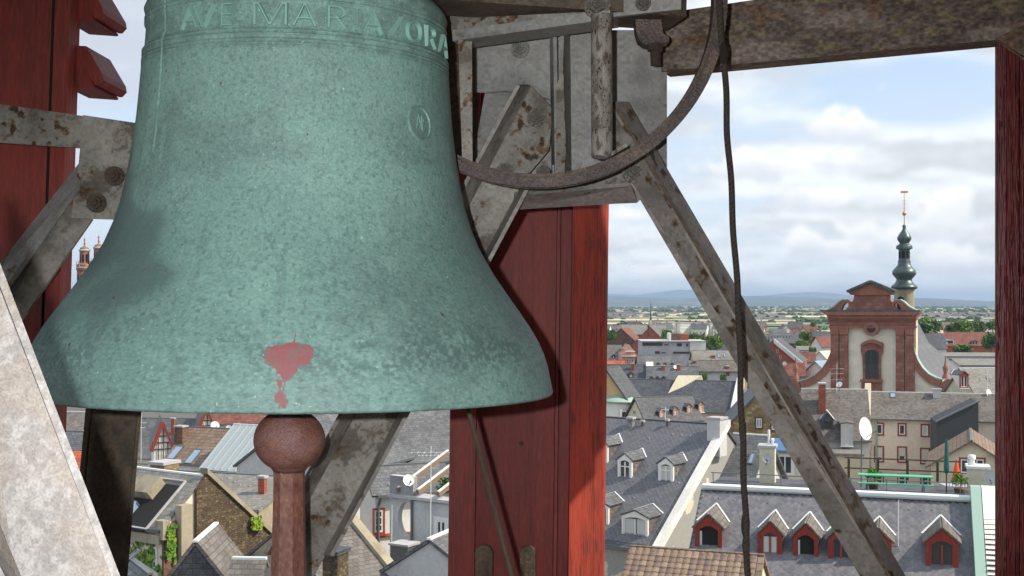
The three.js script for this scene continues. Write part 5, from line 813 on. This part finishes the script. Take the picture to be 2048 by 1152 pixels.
dish('small white satellite dish on the slate row house roof', 1350, 734, 7, 8, 148, 742);
h = town('broad slate hipped roof with four small hatch dormers', [1276, 712, 196], 1356, -4, [1300, 735], { roof: M.slate, wall: M.greyWall }); for (const x of [1301, 1316, 1330, 1344]) h.dormer(x, 731, 5, 3, 2, { wall: M.slateDark, arch: false, flash: false });
h = town('pale hipped tan-grey roof with two skylights', [1385, 702, 226], 1490, -3, [1380, 720], { roof: M.roofGrey, wall: M.cream }); h.skylight(1437, 712, 5, 1.2); h.skylight(1449, 711, 5, 1.2); h.chimney(1427, 717, 6, 6);
h = town('wide grey-brown roof behind green shrubs', [1380, 722, 180], 1485, 4, [1400, 740], { roof: M.slateWarm, wall: M.greyWall }); h.chimney(1390, 728, 5, 6); h.chimney(1455, 738, 7, 5, { m: M.tileRed });
{ // salmon gable with scrolls
  const d = 205, c = W(1260, 720, d), t = thing('gabled_house', 'salmon pink house with an ornate stepped scroll gable', 'house', V(c.x, 0, c.z), R(0)), k = px2m(1, d), to = (x, y) => V((x - 1260) * k, EYE - (y - HZ) * k, 0);
  part('wall', G().shape([[1245, 1050], [1275, 1050], [1275, 714], [1273, 708], [1268, 706], [1268, 700], [1263, 696], [1260, 690], [1257, 696], [1252, 700], [1252, 706], [1247, 708], [1245, 714]], to, V(0, 0, -9)), M.salmon, t);
  for (const [y, w] of [[703, 10], [712, 15.5]]) part('moulding', G().box(-w * k, w * k, to(0, y + 1).y, to(0, y - 1).y, 0, .35), M.white, t); for (const [x, y] of [[1255, 721], [1260, 721], [1265, 721], [1260, 706]]) windowOn(t, BS(to(x, y), V(1, 0, 0), V(0, 1, 0), V(0, 0, 1)), 3 * k, 6 * k, { plain: true });
}
h = town('grey mansard roof beside the salmon gable house', [1205, 691, 215], 1240, 8, [1215, 722], { roof: M.roofGrey, wall: M.white, slope: 60 }); h.dormer(1227, 718, 6, 6, 3, { wall: M.slateDark, arch: false, flash: false });
h = town('low terracotta red tiled roof below the grey mansard', [1200, 722, 190], 1246, 5, [1220, 729], { roof: M.tileRed, wall: M.salmon, slope: 30 });
h = town('cream gable end peeping out beside the red post', [1212, 738, 112], 1236, -60, 2.4, { wall: M.ochre, roof: M.slateDark, slope: 52 });
{ const d = 262, k = px2m(1, d), c = W(1347, 700, d), t = thing('modern_block', 'light grey concrete block with long window bands and a white end', 'building', V(c.x, 0, c.z), R(-2)), X = (x) => (x - 1347) * k, Y = (y) => EYE - (y - HZ) * k;
  part('wall', G().box(X(1284), X(1380), 0, Y(683), -12, 0), M.concrete, t); part('end_wall', G().box(X(1380), X(1411), 0, Y(683.5), -11, .4), M.white, t, 'white end block'); part('roof', G().box(X(1282), X(1412), Y(682.9), Y(681.8), -12.3, .7), M.concrete, t); part('roof_house', G().box(X(1345), X(1364), Y(681.7), Y(668), -8, -3), M.brickDark, t); part('roof_house', G().box(X(1364), X(1380), Y(681.7), Y(669), -8, -3.2), M.brick, t); part('lift_shaft', G().box(X(1341), X(1344.9), Y(681.7), Y(667), -8, -3), M.white, t);
  for (const [a, b, y0, y1] of [[1285, 1325, 685, 692], [1328, 1337, 688, 691], [1353, 1364, 686, 693], [1372, 1377, 687, 693], [1310, 1320, 702, 708], [1323, 1332, 704, 707], [1346, 1379, 703, 708]]) windowOn(t, BS(V((X(a) + X(b)) / 2, (Y(y0) + Y(y1)) / 2, 0), V(1, 0, 0), V(0, 1, 0), V(0, 0, 1)), X(b) - X(a), Y(y0) - Y(y1), { plain: true, sur: M.gutter, b: .12 }); }
h = town('tall red brick gable beside the green trees', [1300, 654, 390], 1300.2, -80, 5.5, { L: 16, bx: undefined, wall: M.brick, roof: M.slateWarm, slope: 45, ov: .1 }); h.chimney(1297, 665, 5, 15, { m: M.brickDark });
h = town('dark brown brick gable house left of the red brick gable', [1242, 657, 400], 0, -75, 4.6, { L: 14, bx: undefined, wall: M.brickDark, roof: M.tileMaroon, slope: 42, ov: .2 });
h = town('long grey roof between the two brick gables', [1244, 650, 430], 1330, 2, [1260, 668], { roof: M.roofGrey, wall: M.brickDark });
[[1320, 1355, 646], [1359, 1385, 646.5], [1389, 1415, 647], [1419, 1445, 648]].forEach(([a, b, y], i) => { const d = 900, k = px2m(1, d), c = W((a + b) / 2, 660, d), t = thing('apartment_block', ['first', 'second', 'third', 'fourth'][i] + ' from the left of the white slab apartment blocks on the horizon', 'apartment block', V(c.x, 0, c.z), R(24)), w = (b - a) / 2 * k, H = EYE - (y - HZ) * k; part('wall', G().box(-w, w, 0, H, -9, 0), M.white, t); part('roof', G().box(-w - .2, w + .2, H + .01, H + .5, -9.3, .3), M.concrete, t); part('stair_tower', G().box(w + .01, w + 1.4, 0, H + .6, -6, -1), M.greyWall, t); for (let r = 0; r < 3; r++) for (let q = 0; q < 4; q++) part('window_band', G().box(-w + w * 2 * (q + .15) / 4, -w + w * 2 * (q + .85) / 4, H - 2 - r * 2.6, H - .9 - r * 2.6, 0, .12), M.shutter, t); });
{ const d = 1000, k = px2m(1, d), c = W(1301.5, 638, d), t = thing('church_spire', 'thin dark needle spire rising above the plain at the left', 'church spire', V(c.x, 0, c.z)), Y = (y) => EYE - (y - HZ) * k; part('spire', G().lathe([[.05, Y(600)], [1.1 * k, Y(625)], [2.2 * k, Y(640)]].reverse(), V(0, 0, 0), 8), M.slateDark, t); part('tower', G().box(-2 * k, 2 * k, 0, Y(640), -2 * k, 2 * k), M.greyWall, t); }
// beyond the strut
h = town('red brick gabled hall with a white coping right of the long brace', [1548, 681, 205], 0, -72, 4.4, { L: 12, bx: undefined, wall: M.brick, roof: M.slateDark, slope: 40, ov: 0 }); h.coping('A', M.white, .5, .35); h.win('A', 1555, 702, 3.5, 6, { plain: true }); h.win('A', 1561, 714, 3.5, 6, { plain: true });
h = town('grey blue slate institution with rows of dormers', [1540, 667, 330], 1590, 8, [1560, 685], { roof: M.slate, wall: M.brickDark }); for (let i = 0; i < 7; i++) h.dormer(1546 + i * 6, 676, 4, 3, 1.5, { wall: M.greyWall, arch: false, flash: false }); h.grid('F', [-8, -5, -2, 1, 4, 7], [h.he - 2], 1.2, 1.8, { plain: true });
h = town('dark roofed brown brick house left of the church', [1607, 664, 370], 1662, 4, [1620, 672], { roof: M.slateDark, wall: M.brickDark });
h = town('maroon tiled house close to the left church pilaster', [1632, 674, 300], 1664, -30, [1640, 692], { roof: M.tileMaroon, wall: M.white, slope: 48 });
h = town('white walled house with flat grey roof among the trees', [1594, 693, 265], 1616, 4, 3, { roof: M.roofGrey, wall: M.white, slope: 12 });
h = town('sunlit cream roofed building left of the church', [1640, 703, 240], 1662, -40, [1640, 722], { roof: flat(0xe8e2b8), wall: M.white, slope: 40 });
h = town('glassy pale blue roof beside the church volute', [1632, 724, 205], 1660, -35, [1625, 750], { roof: M.skyGlass, wall: M.white, slope: 36, ridge: M.whiteMetal });
h = town('brown house with a white gable and antenna left of the church', [1597, 705, 225], 1628, 12, [1610, 722], { roof: M.tileMaroon, wall: M.white });
h = town('weathered maroon roof behind the long brace', [1560, 728, 190], 1605, 6, [1580, 750], { roof: M.tileMaroon, wall: M.greyWall });
dish('white dish on the weathered maroon roof beside the brace', 1569, 727, 8, 8, 186, 742);
// right of the church
h = town('long brown tiled house with a dormer band right of the nave', [1886, 665, 330], 1986, 4, [1900, 690], { roof: M.tileMaroon, wall: M.brick, slope: 40 }); h.dormer(1895, 688, 24, 8, 3, { wall: M.white, arch: false, flash: false }); h.dormer(1950, 690, 12, 7, 3, { wall: M.brick, arch: false, flash: false }); h.coping('A', M.ochre, .8, .6);
h = town('dark slate house just right of the church cornice', [1838, 668, 320], 1886, 6, [1850, 696], { roof: M.slateDark, wall: M.white, slope: 44 });
h = town('low flat white building under the trees at the right', [1870, 706, 250], 1995, 3, 4, { roof: M.roofGrey, wall: M.white, slope: 8 });
h = town('pale grey flat roofed hall behind the slate roof', [1905, 718, 215], 2010, 5, 5, { roof: M.roofGrey, wall: M.greyWall, slope: 10 });
h = town('white modern house on the rise at the far right', [1965, 636, 900], 1985, 0, 4, { roof: M.concrete, wall: M.white, slope: 6 });
for (const [l, x, y, w, hh, d, k] of [['round green tree right of the red brick gable', 1334, 670, 26, 32, 330, 3], ['green tree behind the flat grey block', 1388, 676, 28, 30, 300, 1], ['dark green tree right of the white block end', 1412, 684, 26, 32, 290, 0], ['bright green tree half behind the long brace', 1432, 684, 34, 34, 280, 3], ['shrubby tree beside the cream parapet', 1404, 754, 24, 30, 150, 1], ['small reddish green tree near the brace', 1446, 757, 16, 24, 150, 0],
  ['big dark willow right of the spire', 1856, 652, 54, 50, 420, 2], ['light green tree over the brown tiled house', 1925, 654, 44, 36, 380, 3], ['yellow green tree above the long house', 1905, 656, 30, 30, 385, 1], ['tall green tree touching the maroon post', 1982, 682, 36, 54, 300, 1], ['round green tree in front of the long house', 1925, 698, 40, 30, 290, 1], ['green tree behind the long house at the right', 1958, 655, 30, 34, 400, 0], ['dark tree at the far right behind the houses', 1985, 650, 34, 36, 430, 2],
  ['olive green tree left of the church cornice', 1612, 672, 30, 26, 345, 3], ['pale green bush left of the church', 1604, 688, 36, 20, 280, 3], ['green tree beside the cream roof', 1625, 700, 18, 20, 250, 1], ['bush under the left volute urn', 1600, 738, 26, 26, 195, 3], ['green tree at the left edge of the town by the red post', 1222, 672, 26, 36, 380, 0], ['far dark poplar above the plain left of the church', 1626, 648, 12, 20, 600, 2], ['leafy tree below the low white building', 1865, 712, 20, 16, 240, 3]]) tree(l, x, y, w, hh, d, k);
{ // further houses between the named ones, each a clone of a few kinds
  const mk = (roof, wall, kind) => { const t = new House({ label: kind + ' among the distant roofs', group: kind + 's among the distant roofs', P: [1024, 1000, 100], ang: 0, L: 11, slope: 42, run: 4.5, wall, roof }); t.root.position.y = 0; const y0 = t.hr - 12; t.root.children.forEach((c) => { c.geometry = c.geometry.clone(); c.geometry.translate(0, -y0, 0); c.geometry.scale(1, 1, 1); }); t.hr -= y0; t.he -= y0; for (const x of [-4, -1.4, 1.4, 4]) for (const y of [2.2, 5.2]) windowOn(t.root, BS(V(x, y, 4.5), V(1, 0, 0), V(0, 1, 0), V(0, 0, 1)), 1.1, 1.6, { plain: true }); part('chimney', G().box(1.5, 2.3, 10.5, 13.2, -.4, .4), M.brick, t.root); return t.root; };
  const kinds = [mk(M.slate, M.white, 'white house with a grey slate roof'), mk(M.tileMaroon, M.cream, 'cream house with a dull red tiled roof'), mk(M.slateDark, M.brick, 'brick house with a dark slate roof'), mk(M.tileBrown, M.greyWall, 'grey house with a brown tiled roof'), mk(M.roofGrey, M.ochre, 'ochre house with a pale grey roof')];
  let n = 0; const far = []; for (let row = 0; row < 16; row++) { const d = 215 + row * 32 + row * row * 1.6; for (let px = 1205 + (row % 3) * 18; px < 2010; px += 13.5 / d * F * rr(1.1, 2.4)) { if (px > 1640 && px < 1900 && (d < 260 || px < 1830)) continue; if (px > 1280 && px < 1460 && d > 400 && d < 880) continue; const x = (px - 1024) / F * (d + rr(-6, 6)), k = kinds[[0, 2, 4, 0, 1, 3, 2][Math.floor(rnd() * 7)]], c = n < 5 ? kinds[n] : k.clone(); if (n >= 5) { c.name = numbered(k.name.replace(/_\d+$/, '')); scene.add(c); } n++; far.push(c); c.position.set(x, rr(-2.5, 1.2), -d + rr(-6, 6)); c.rotation.y = R(rr(-25, 10) + (rnd() < .3 ? 90 : 0)); } }
  // what each stands beside, seen from the tower
  const marks = [[1300, 670, 'the tall red brick gable'], [1347, 690, 'the flat concrete block'], [1260, 705, 'the salmon scroll gable'], [1440, 690, 'the long brace'], [1556, 705, 'the red gabled hall'], [1565, 675, 'the slate institution'], [1648, 712, 'the cream sunlit roof'], [1655, 660, 'the church cornice'], [1856, 655, 'the dark willow'], [1925, 695, 'the round tree'], [1940, 672, 'the long brown house'], [1985, 690, 'the maroon post'], [1222, 680, 'the orange red post'], [1600, 695, 'the pale bush']], rank = {};
  far.map((c) => { const d = -c.position.z, px = 1024 + c.position.x / d * F, py = HZ + (EYE - 9 - c.position.y) / d * F; let best = null; for (const [x, y, l] of marks) { const q = Math.hypot(px - x, (py - y) * 1.5); if (!best || q < best.q) best = { q, x, y, l }; } const side = Math.abs(px - best.x) > 1.6 * Math.abs(py - best.y) ? (px < best.x ? 'left of' : 'right of') : (py < best.y ? 'behind' : 'in front of'); return { c, q: best.q, key: c.userData.label.replace(' among the distant roofs', '') + ', SEQ ' + side + ' ' + best.l }; }).sort((a, b) => a.q - b.q).forEach(({ c, key }) => { const r = rank[key] = (rank[key] ?? -1) + 1; c.userData.label = key.replace('SEQ', ['nearest', 'second', 'third', 'fourth', 'fifth', 'sixth', 'seventh', 'eighth', 'ninth', 'tenth', 'eleventh', 'twelfth', 'thirteenth', 'fourteenth', 'fifteenth', 'sixteenth', 'seventeenth', 'eighteenth'][r] || 'farthest'); c.userData.group = 'houses among the distant roofs'; });
}

// ------------------------------------------------------------------ roofs below the bell on the left
const A1 = new House({ name: 'stone_gable_house', label: 'house with a dark rubble gable wall and an ivy-covered front', P: [410, 957, 57], end: 'B', ang: 35, L: -8.5, slope: 40, eave: [325, 1061], wall: M.pink, roof: M.roofGrey, ridge: M.whiteMetal, ov: .1, ovB: 0 });
{
  const h = A1, l = h.L / 2, r = h.root, y = (z) => h.hr - h.tan * z;
  part('gable_wall', G().slab([V(l + .18, 0, h.run - 1.8), V(l + .18, y(h.run - 1.8) + .1, h.run - 1.8), V(l + .18, h.hr + .25, 0), V(l + .18, y(5.2) + .25, -5.2), V(l + .18, 0, -5.2)], V(-.17, 0, 0)), M.rubble, r, 'dark mossy rubble gable');
  part('gable_coping', G().slab([V(l + .3, h.hr + .5, .1), V(l + .3, y(5.4) + .45, -5.4), V(l + .3, y(5.4) + .2, -5.4), V(l + .3, h.hr + .26, .1)], V(-.5, 0, 0)), M.buff, r);
  part('corner_pier', G().box(l + .02, l + .45, 0, y(1.55) + .3, 1.1, 1.75), M.buff, r); part('low_wall', G().slab([V(l + .14, 0, h.run + .05), V(l + .14, h.he + .1, h.run + .05), V(l + .14, y(1.9) - .1, 1.76), V(l + .14, 0, 1.76)], V(-.13, 0, 0)), M.brickDark, r); part('front_coping', G().box(l - .35, l + .2, h.he - .4, h.he + .45, h.run - .25, h.run + .15), M.buff, r);
  // cut-out terrace in the front slope with a glazed back
  const q = h.hitS(300, 1015), n = V(0, 1, h.tan).normalize(), dn = V(0, -h.tan, 1).normalize(), B = BS(h.hitS(298, 1010).addScaledVector(n, .15), V(1, 0, 0), dn.clone().negate(), n);
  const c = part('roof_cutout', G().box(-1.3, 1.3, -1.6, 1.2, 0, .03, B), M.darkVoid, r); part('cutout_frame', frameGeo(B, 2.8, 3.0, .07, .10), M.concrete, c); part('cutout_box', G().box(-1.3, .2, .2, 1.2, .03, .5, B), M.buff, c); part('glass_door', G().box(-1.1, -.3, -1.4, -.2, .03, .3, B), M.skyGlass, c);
  h.win('F', 262, 1102, 12, 34, { mid: true, sur: M.buff }); h.win('F', 308, 1115, 14, 44, { mid: true, sur: M.frame }); part('cornice', G().box(-l, l, h.he - .62, h.he - .2, h.run + .005, h.run + .22), M.buff, r);
  // ivy: too many leaves to count
  const leaf = G().poly([V(0, -.5, 0), V(.45, 0, .08), V(0, .55, 0), V(-.45, 0, .08)]).get(), pts = [[], [], []];
  for (let k = 0; k < 9000; k++) { const x = rr(-l, l), yy = rr(2, h.he - .2), f = fbm(x / 8 + .5, yy / 14, 9, 9, 4, 701), band = Math.min(1, Math.abs(x - (-.2 + (h.he - yy) * .15)) / 3.2); if (f < .30 + band * .17 - (x > l - .9 ? .2 : 0)) continue; pts[k % 3].push([V(x, yy, h.run + rr(.03, .16)), 0]); }
  for (let k = 0; k < 900; k++) { const z = rr(1.9, h.run), yy = rr(4, h.he + .2); if (fbm(z / 6, yy / 10, 8, 8, 3, 709) > .46 + (h.run - z) * .045) pts[k % 3].push([V(l + rr(.16, .3), yy, z), 1]); }
  for (let k = 0; k < 60; k++) pts[1].push([V(l + rr(.3, .5), y(2.9) + rr(-.35, .25), -2.9 + rr(-.3, .3)), 1]);
  const iv = new THREE.Group(); iv.name = 'ivy'; iv.userData = { label: 'bright green ivy climbing the front and corner of the rubble gable house', category: 'ivy', kind: 'stuff' }; iv.position.copy(r.position); iv.rotation.copy(r.rotation); scene.add(iv);
  pts.forEach((a, i) => { const im = new THREE.InstancedMesh(leaf, M.ivy[i], a.length), m = new THREE.Matrix4(), qn = new THREE.Quaternion(); a.forEach(([p, s], k) => { qn.setFromEuler(new THREE.Euler(rr(-.7, .3), (s ? 1.57 : 0) + rr(-.6, .6), rr(0, 6))); const e = rr(.16, .3); im.setMatrixAt(k, m.compose(p, qn, V(e, e, e))); }); im.name = 'ivy_leaves'; im.userData.kind = 'stuff'; iv.add(im); });
}
const A2 = new House({ name: 'slate_shed', label: 'steep mottled slate roof with a dark gable in front of the rubble gable', P: [391, 1090, 44], ang: 88, L: -3.6, slope: 52, run: 2.6, wall: M.slateDark, roof: M.slateWarm, ridge: M.whiteMetal, ov: .05, gutter: false });
A2.skylight(460, 1104, 10, .7);
const A3 = new House({ name: 'slate_shed', label: 'small slate lean-to roof right of the dark gable at the bottom edge', P: [466, 1124, 41], bx: 532, ang: 4, slope: 40, run: 2, wall: M.slateDark, roof: M.slateWarm, ridge: M.whiteMetal, ov: .03, gutter: false });
const A4 = new House({ name: 'town_house', label: 'bluish slate roof with a skylight in the bottom left corner', P: [220, 1092, 46], bx: 300, ang: 60, slope: 38, run: 3, wall: M.greyWall, roof: M.slate, ov: .05 }); A4.skylight(262, 1126, 20, 1.0);
const A5 = new House({ name: 'town_house', label: 'brown tiled roof with two skylights left of the metal roof', P: [384, 857, 92], bx: 464, ang: 24, slope: 34, eave: [290, 922], wall: M.white, roof: M.tileBrown, ov: .15 }); A5.skylight(352, 908, 20, 1.5); A5.skylight(388, 916, 20, 1.6);
const A6 = new House({ name: 'metal_roof_house', label: 'pale standing-seam metal roof behind the clapper', P: [470, 852, 88], bx: 540, ang: 26, slope: 36, eave: [440, 942], wall: M.greyWall, roof: M.metalRoof, ridge: M.whiteMetal, ov: .1 });
{ const h = A6, g = G(), n = V(0, 1, h.tan).normalize().multiplyScalar(.17), dn = V(0, -h.tan, 1); for (let x = -h.L / 2; x <= h.L / 2; x += .6) { const a = V(x, h.hr, 0).add(n), b = V(x, h.hr - h.tan * h.run, h.run).add(n); part('seam', G().bar(a, b, .05, .06), M.metalRoof, h.roofF); } }
const A7 = new House({ name: 'grey_gable_house', label: 'pale grey plain gable wall behind the clapper ball', P: [585, 842, 76], ang: -68, L: 12, slope: 36, run: 4.1, wall: M.greyWall, roof: M.slate, ov: .15 });
const A8 = new House({ name: 'flat_roofed_house', label: 'flat grey felt roof with white roof hooks and a small orange chimney', P: [352, 946, 66], bx: 600, ang: 20, slope: 14, run: 4, wall: M.buff, roof: M.roofGrey, ov: .1 }); A8.chimney(525, 992, 14, 36, { m: M.brick }); A8.snow([[444, 965], [457, 962], [470, 970], [480, 976], [500, 978]]);
{ const d = 66, c = W(315, 985, d), t = thing('chimney_stack', 'broad weathered stone chimney stack with a flat cap left of the rubble gable', 'chimney', V(c.x, 8, c.z), -R(25)), k = px2m(1, d), H = EYE - (930 - HZ) * k - 8; part('stack_wall', G().box(-19 * k, 17 * k, 0, H, -1.2, 0), M.rubbleTan, t); part('stack_cap', G().box(-21 * k, 19 * k, H, H + .16, -1.3, .12), M.concrete, t); }
const A9 = new House({ name: 'town_house', label: 'dark slate roof with an aerial just under the bell lip at the left', P: [262, 838, 118], bx: 420, ang: 10, slope: 42, eave: [280, 912], wall: M.white, roof: M.slate }); mast('tall thin aerial mast beside the dark leg under the bell', 282, 818, 922, 95, [[846, 20], [856, 14]]); A9.chimney(346, 872, 7, 34, { m: M.brick });
A5.chimney(362, 886, 20, 32, { m: M.brickDark });
function timbered(label, px, py, d, w, ht) { const k = px2m(1, d), c = W(px, py, d), t = thing('half_timbered_gable', label, 'house', V(c.x, 0, c.z), R(18)), y = c.y, hw = w / 2 * k, dh = ht * k; part('wall', G().shape([[-hw, y - dh - 6], [hw, y - dh - 6], [hw, y - dh], [0, y], [-hw, y - dh]], (a, b) => V(a, b, 0), V(0, 0, -6)), M.white, t); const g = G().bar(V(-hw - .2, y - dh - .15, .1), V(0, y + .12, .1), .25, .3).bar(V(0, y + .12, .1), V(hw + .2, y - dh - .15, .1), .2, .2); part('barge_board', g, M.redFrame, t); for (let i = 2; i < 5; i++) part('beam', G().box(-hw * (i / 4) * .98, hw * (i / 4) * .98, y - dh * i / 4 - .04, y - dh * i / 4 + .04, 0, .06), M.darkSteel, t); for (const x of [-.45, .1, .6]) part('beam', G().box(hw * x - .04, hw * x + .04, y - dh - 3, y - dh * Math.abs(x) - .3, .061, .09), M.darkSteel, t); const rf = G(); for (const s of [-1, 1]) rf.slab([V(0, y + .2, .2), V(s * (hw + .25), y - dh - .1, .2), V(s * (hw + .25), y - dh - .1, -6.2), V(0, y + .2, -6.2)], V(0, -.16, 0)); part('roof', rf, M.slate, t); }
timbered('white half-timbered gable with red barge boards left of the brown tiled roof', 325, 846, 100, 34, 52); timbered('small white half-timbered gable just below the bell lip', 413, 820, 112, 30, 42);
dish('white satellite dish beside the half-timbered gable under the bell', 430, 851, 16, 18, 95, 862); dish('smaller white dish right of the first dish under the bell', 458, 856, 12, 12, 94, 864);
const A10 = new House({ name: 'town_house', label: 'flat brown roof under the bell lip beside the red post', P: [120, 826, 112], bx: 192, ang: 10, slope: 24, eave: [150, 860], wall: M.white, roof: M.slateWarm, ridge: M.whiteMetal }); const A11 = new House({ name: 'town_house', label: 'slate roof with white hooks left of the dark leg', P: [120, 866, 92], bx: 205, ang: 8, slope: 40, eave: [150, 903], wall: M.ochre, roof: M.slate }); A11.snow([[146, 873], [150, 878], [170, 872]]);
const A12 = new House({ name: 'town_house', label: 'orange tiled roof glimpsed left of the dark leg', P: [140, 904, 84], bx: 200, ang: 10, slope: 30, eave: [160, 935], wall: M.white, roof: M.tileRed }); const A13 = new House({ name: 'town_house', label: 'strip of orange roof tiles beside the weathered stone chimney', P: [235, 972, 70], bx: 310, ang: -30, slope: 34, eave: [255, 1006], wall: M.white, roof: M.tileRed });
const A13b = new House({ name: 'town_house', label: 'grey slate roof with a white skylight between dark leg and stone chimney', P: [215, 930, 78], bx: 330, ang: 12, slope: 34, eave: [230, 985], wall: M.greyWall, roof: M.roofGrey }); A13b.skylight(268, 934, 10, .8);
const A14 = new House({ name: 'town_house', label: 'dull red tiled roof just under the bell lip left of the clapper', P: [430, 824, 116], bx: 540, ang: -6, slope: 30, eave: [450, 846], wall: M.white, roof: M.tileMaroon });
// big slate roof, white house, wing with the glazed pergola
const B1 = new House({ name: 'slate_house', label: 'very large slate roof between the bell and the red post', P: [640, 800, 84], bx: 960, ang: -24, slope: 40, eave: [760, 930], wall: M.white, roof: M.slate, ov: .1 }); B1.snow([[773, 915], [783, 914], [793, 914], [803, 912], [820, 862], [866, 858], [840, 908], [856, 907]]);
const B2 = new House({ name: 'white_house', label: 'white house with a red framed window and a grey drainpipe', P: [735, 938, 62], bx: 880, ang: -24, slope: 38, eave: [748, 986], wall: M.white, roof: M.slate, ov: .25 });
B2.win('F', 757, 1042, 24, 52, { mid: true, bars: 2, sur: M.redFrame, b: .09, sill: M.redFrame }); part('string_course', G().box(-B2.L / 2, B2.L / 2, B2.hit('F', 757, 1072).y - .1, B2.hit('F', 757, 1072).y + .1, B2.run + .004, B2.run + .09), M.tileRed, B2.root); part('drainpipe', G().cyl(V(-B2.L / 2 + .12, 4, B2.run + .12), V(-B2.L / 2 + .12, B2.he - .6, B2.run + .12), .07).cyl(V(-B2.L / 2 + .12, B2.he - .6, B2.run + .12), V(-B2.L / 2 + .2, B2.he - .1, B2.run + .35), .07), M.gutter, B2.root); B2.snow([[762, 976], [777, 974], [788, 973]]);
{ // wing with the arched recess, wall plane turned to the left
  const d = 55, c = W(826, 1000, d), t = thing('terrace_wing', 'pale grey wing with a round-arched opening below a glazed pergola', 'house', V(c.x, 0, c.z), -R(34)), Mi = t.matrixWorld.clone().invert(), cam = CAM.clone().applyMatrix4(Mi), L = (px, py, z = 0) => { const r = W(px, py, 1).applyMatrix4(Mi).sub(cam), k = (z - cam.z) / r.z; return V(cam.x + r.x * k, cam.y + r.y * k, z); };
  const yT = L(840, 1000).y, x0 = L(800, 1000).x, x1 = L(935, 1000).x, xp = L(826, 1000).x;
  const arch = []; const ac = L(812, 1038), rw = (L(829, 1038).x - L(796, 1038).x) / 2; for (let i = 0; i < 20; i++) { const a = i / 20 * 6.2832 + .157; arch.push([ac.x + rw * Math.cos(a), ac.y + rw * 1.6 * Math.sin(a)]); }
  const bx = arch.map(([x, y], i) => { const a = i / 20 * 6.2832 + .157, cx = Math.cos(a), cy = Math.sin(a), s = 1 / Math.max(Math.abs(cx), Math.abs(cy)); return [cx * s > 0 && Math.abs(cx) >= Math.abs(cy) ? xp : Math.abs(cx) >= Math.abs(cy) ? x0 - .6 : ac.x + cx * s * (cx > 0 ? xp - ac.x : ac.x - x0 + .6), ac.y + cy * s * 1.9]; });
  part('arched_wall', G().ring(bx, arch, (x, y) => V(x, y, 0), V(0, 0, -.3)), M.greyWall, t); part('wall', G().box(x0 - .6, xp, ac.y + 1.91, yT, -.3, 0).box(x0 - .6, xp, 0, ac.y - 1.91, -.3, 0), M.greyWall, t); part('wall', G().box(xp + .003, x1, 0, yT - .05, -.8, .02), M.greyWall, t); part('drainpipe', G().cyl(V(xp, 6, .1), V(xp, yT, .1), .06), M.gutter, t); part('cornice', G().box(x0 - .6, x1, yT, yT + .14, -.9, .16), M.concrete, t);
  const w = L(884, 1066); windowOn(t, BS(V(w.x, w.y, .02), V(1, 0, 0), V(0, 1, 0), V(0, 0, 1)), .8, 1.4, { mid: true }); 
  for (let i = 0; i < 5; i++) { const x = xp - .8 + i * 1.15; part('pergola_beam', G().bar(V(x, yT + .35, .1), V(x + .2, yT + 1.7, -3.4), .14, .2), M.wood, t); part('beam_capping', G().bar(V(x, yT + .48, .1), V(x + .2, yT + 1.83, -3.4), .13, .04), M.whiteMetal, t); }
  part('glazing', G().box(xp + 1.6, x1, yT + .15, yT + .9, -1.6, -1.5), M.glass, t); part('pergola_roof', G().slab([V(xp + 1.9, yT + 1.55, -2.3), V(x1, yT + 1.55, -2.3), V(x1, yT + 2.2, -5), V(xp + 2.2, yT + 2.2, -5)], V(0, -.1, 0)), M.metalRoof, t);
  const pl = part('planting', crowns[1], M.leaf[0], t); pl.position.set(xp + 1.4, yT + .5, -1.6); pl.scale.set(1.2, .6, .8);
}
{ const d = 53, c = W(798, 1100, d), t = thing('grey_hut', 'small grey stair hut with a flat top below the arched opening', 'hut', V(c.x, 0, c.z), -R(30)); part('wall', G().box(-.45, .45, 8, EYE - (1092 - HZ) / F * d, -.8, 0), M.gutter, t); part('roof', G().box(-.52, .52, EYE - (1092 - HZ) / F * d, EYE - (1090 - HZ) / F * d + .05, -.9, .08), M.concrete, t); }
dish('white satellite dish at the front of the glazed pergola', 817, 960, 19, 24, 54, 975, { yaw: .4 });
mast('tall aerial mast in front of the grey wing', 861, 892, 1082, 50, [[906, 80], [912, 50]]); mast('short thin mast in front of the white house', 783, 1010, 1112, 54, []);
const B3 = new House({ name: 'slate_house', label: 'slate roof with white edging in the bottom middle beside the red post', P: [859, 1085, 46], ang: -69, L: 6, slope: 33, run: 4, wall: M.greyWall, roof: M.slate, ridge: M.whiteMetal, ov: .1 });
const B4 = new House({ name: 'stone_coped_house', label: 'weathered tiled roof behind a stone coping below the brace', P: [690, 1042, 49], ang: -42, bx: 560, slope: 30, run: 3.6, wall: M.buff, roof: M.slateWarm, ov: .02 }); B4.coping('B', M.buff, .4, .35);
{ const d = 42, k = px2m(1, d), c = W(660, 1120, d), t = thing('mossy_chimney', 'mossy old stone chimney at the bottom beside the brace', 'chimney', V(c.x, 10, c.z), -R(20)), H = EYE - (1110 - HZ) * k - 10; part('stack_wall', G().box(-17 * k, 17 * k, 0, H, -.8, 0), M.rubble, t); part('stack_cap', G().box(-20 * k, 20 * k, H, H + .14, -.9, .1), M.slateDark, t); }

scene.traverse((o) => { if (o.isMesh) { o.castShadow = true; o.receiveShadow = true; } });
renderer.render(scene, camera);
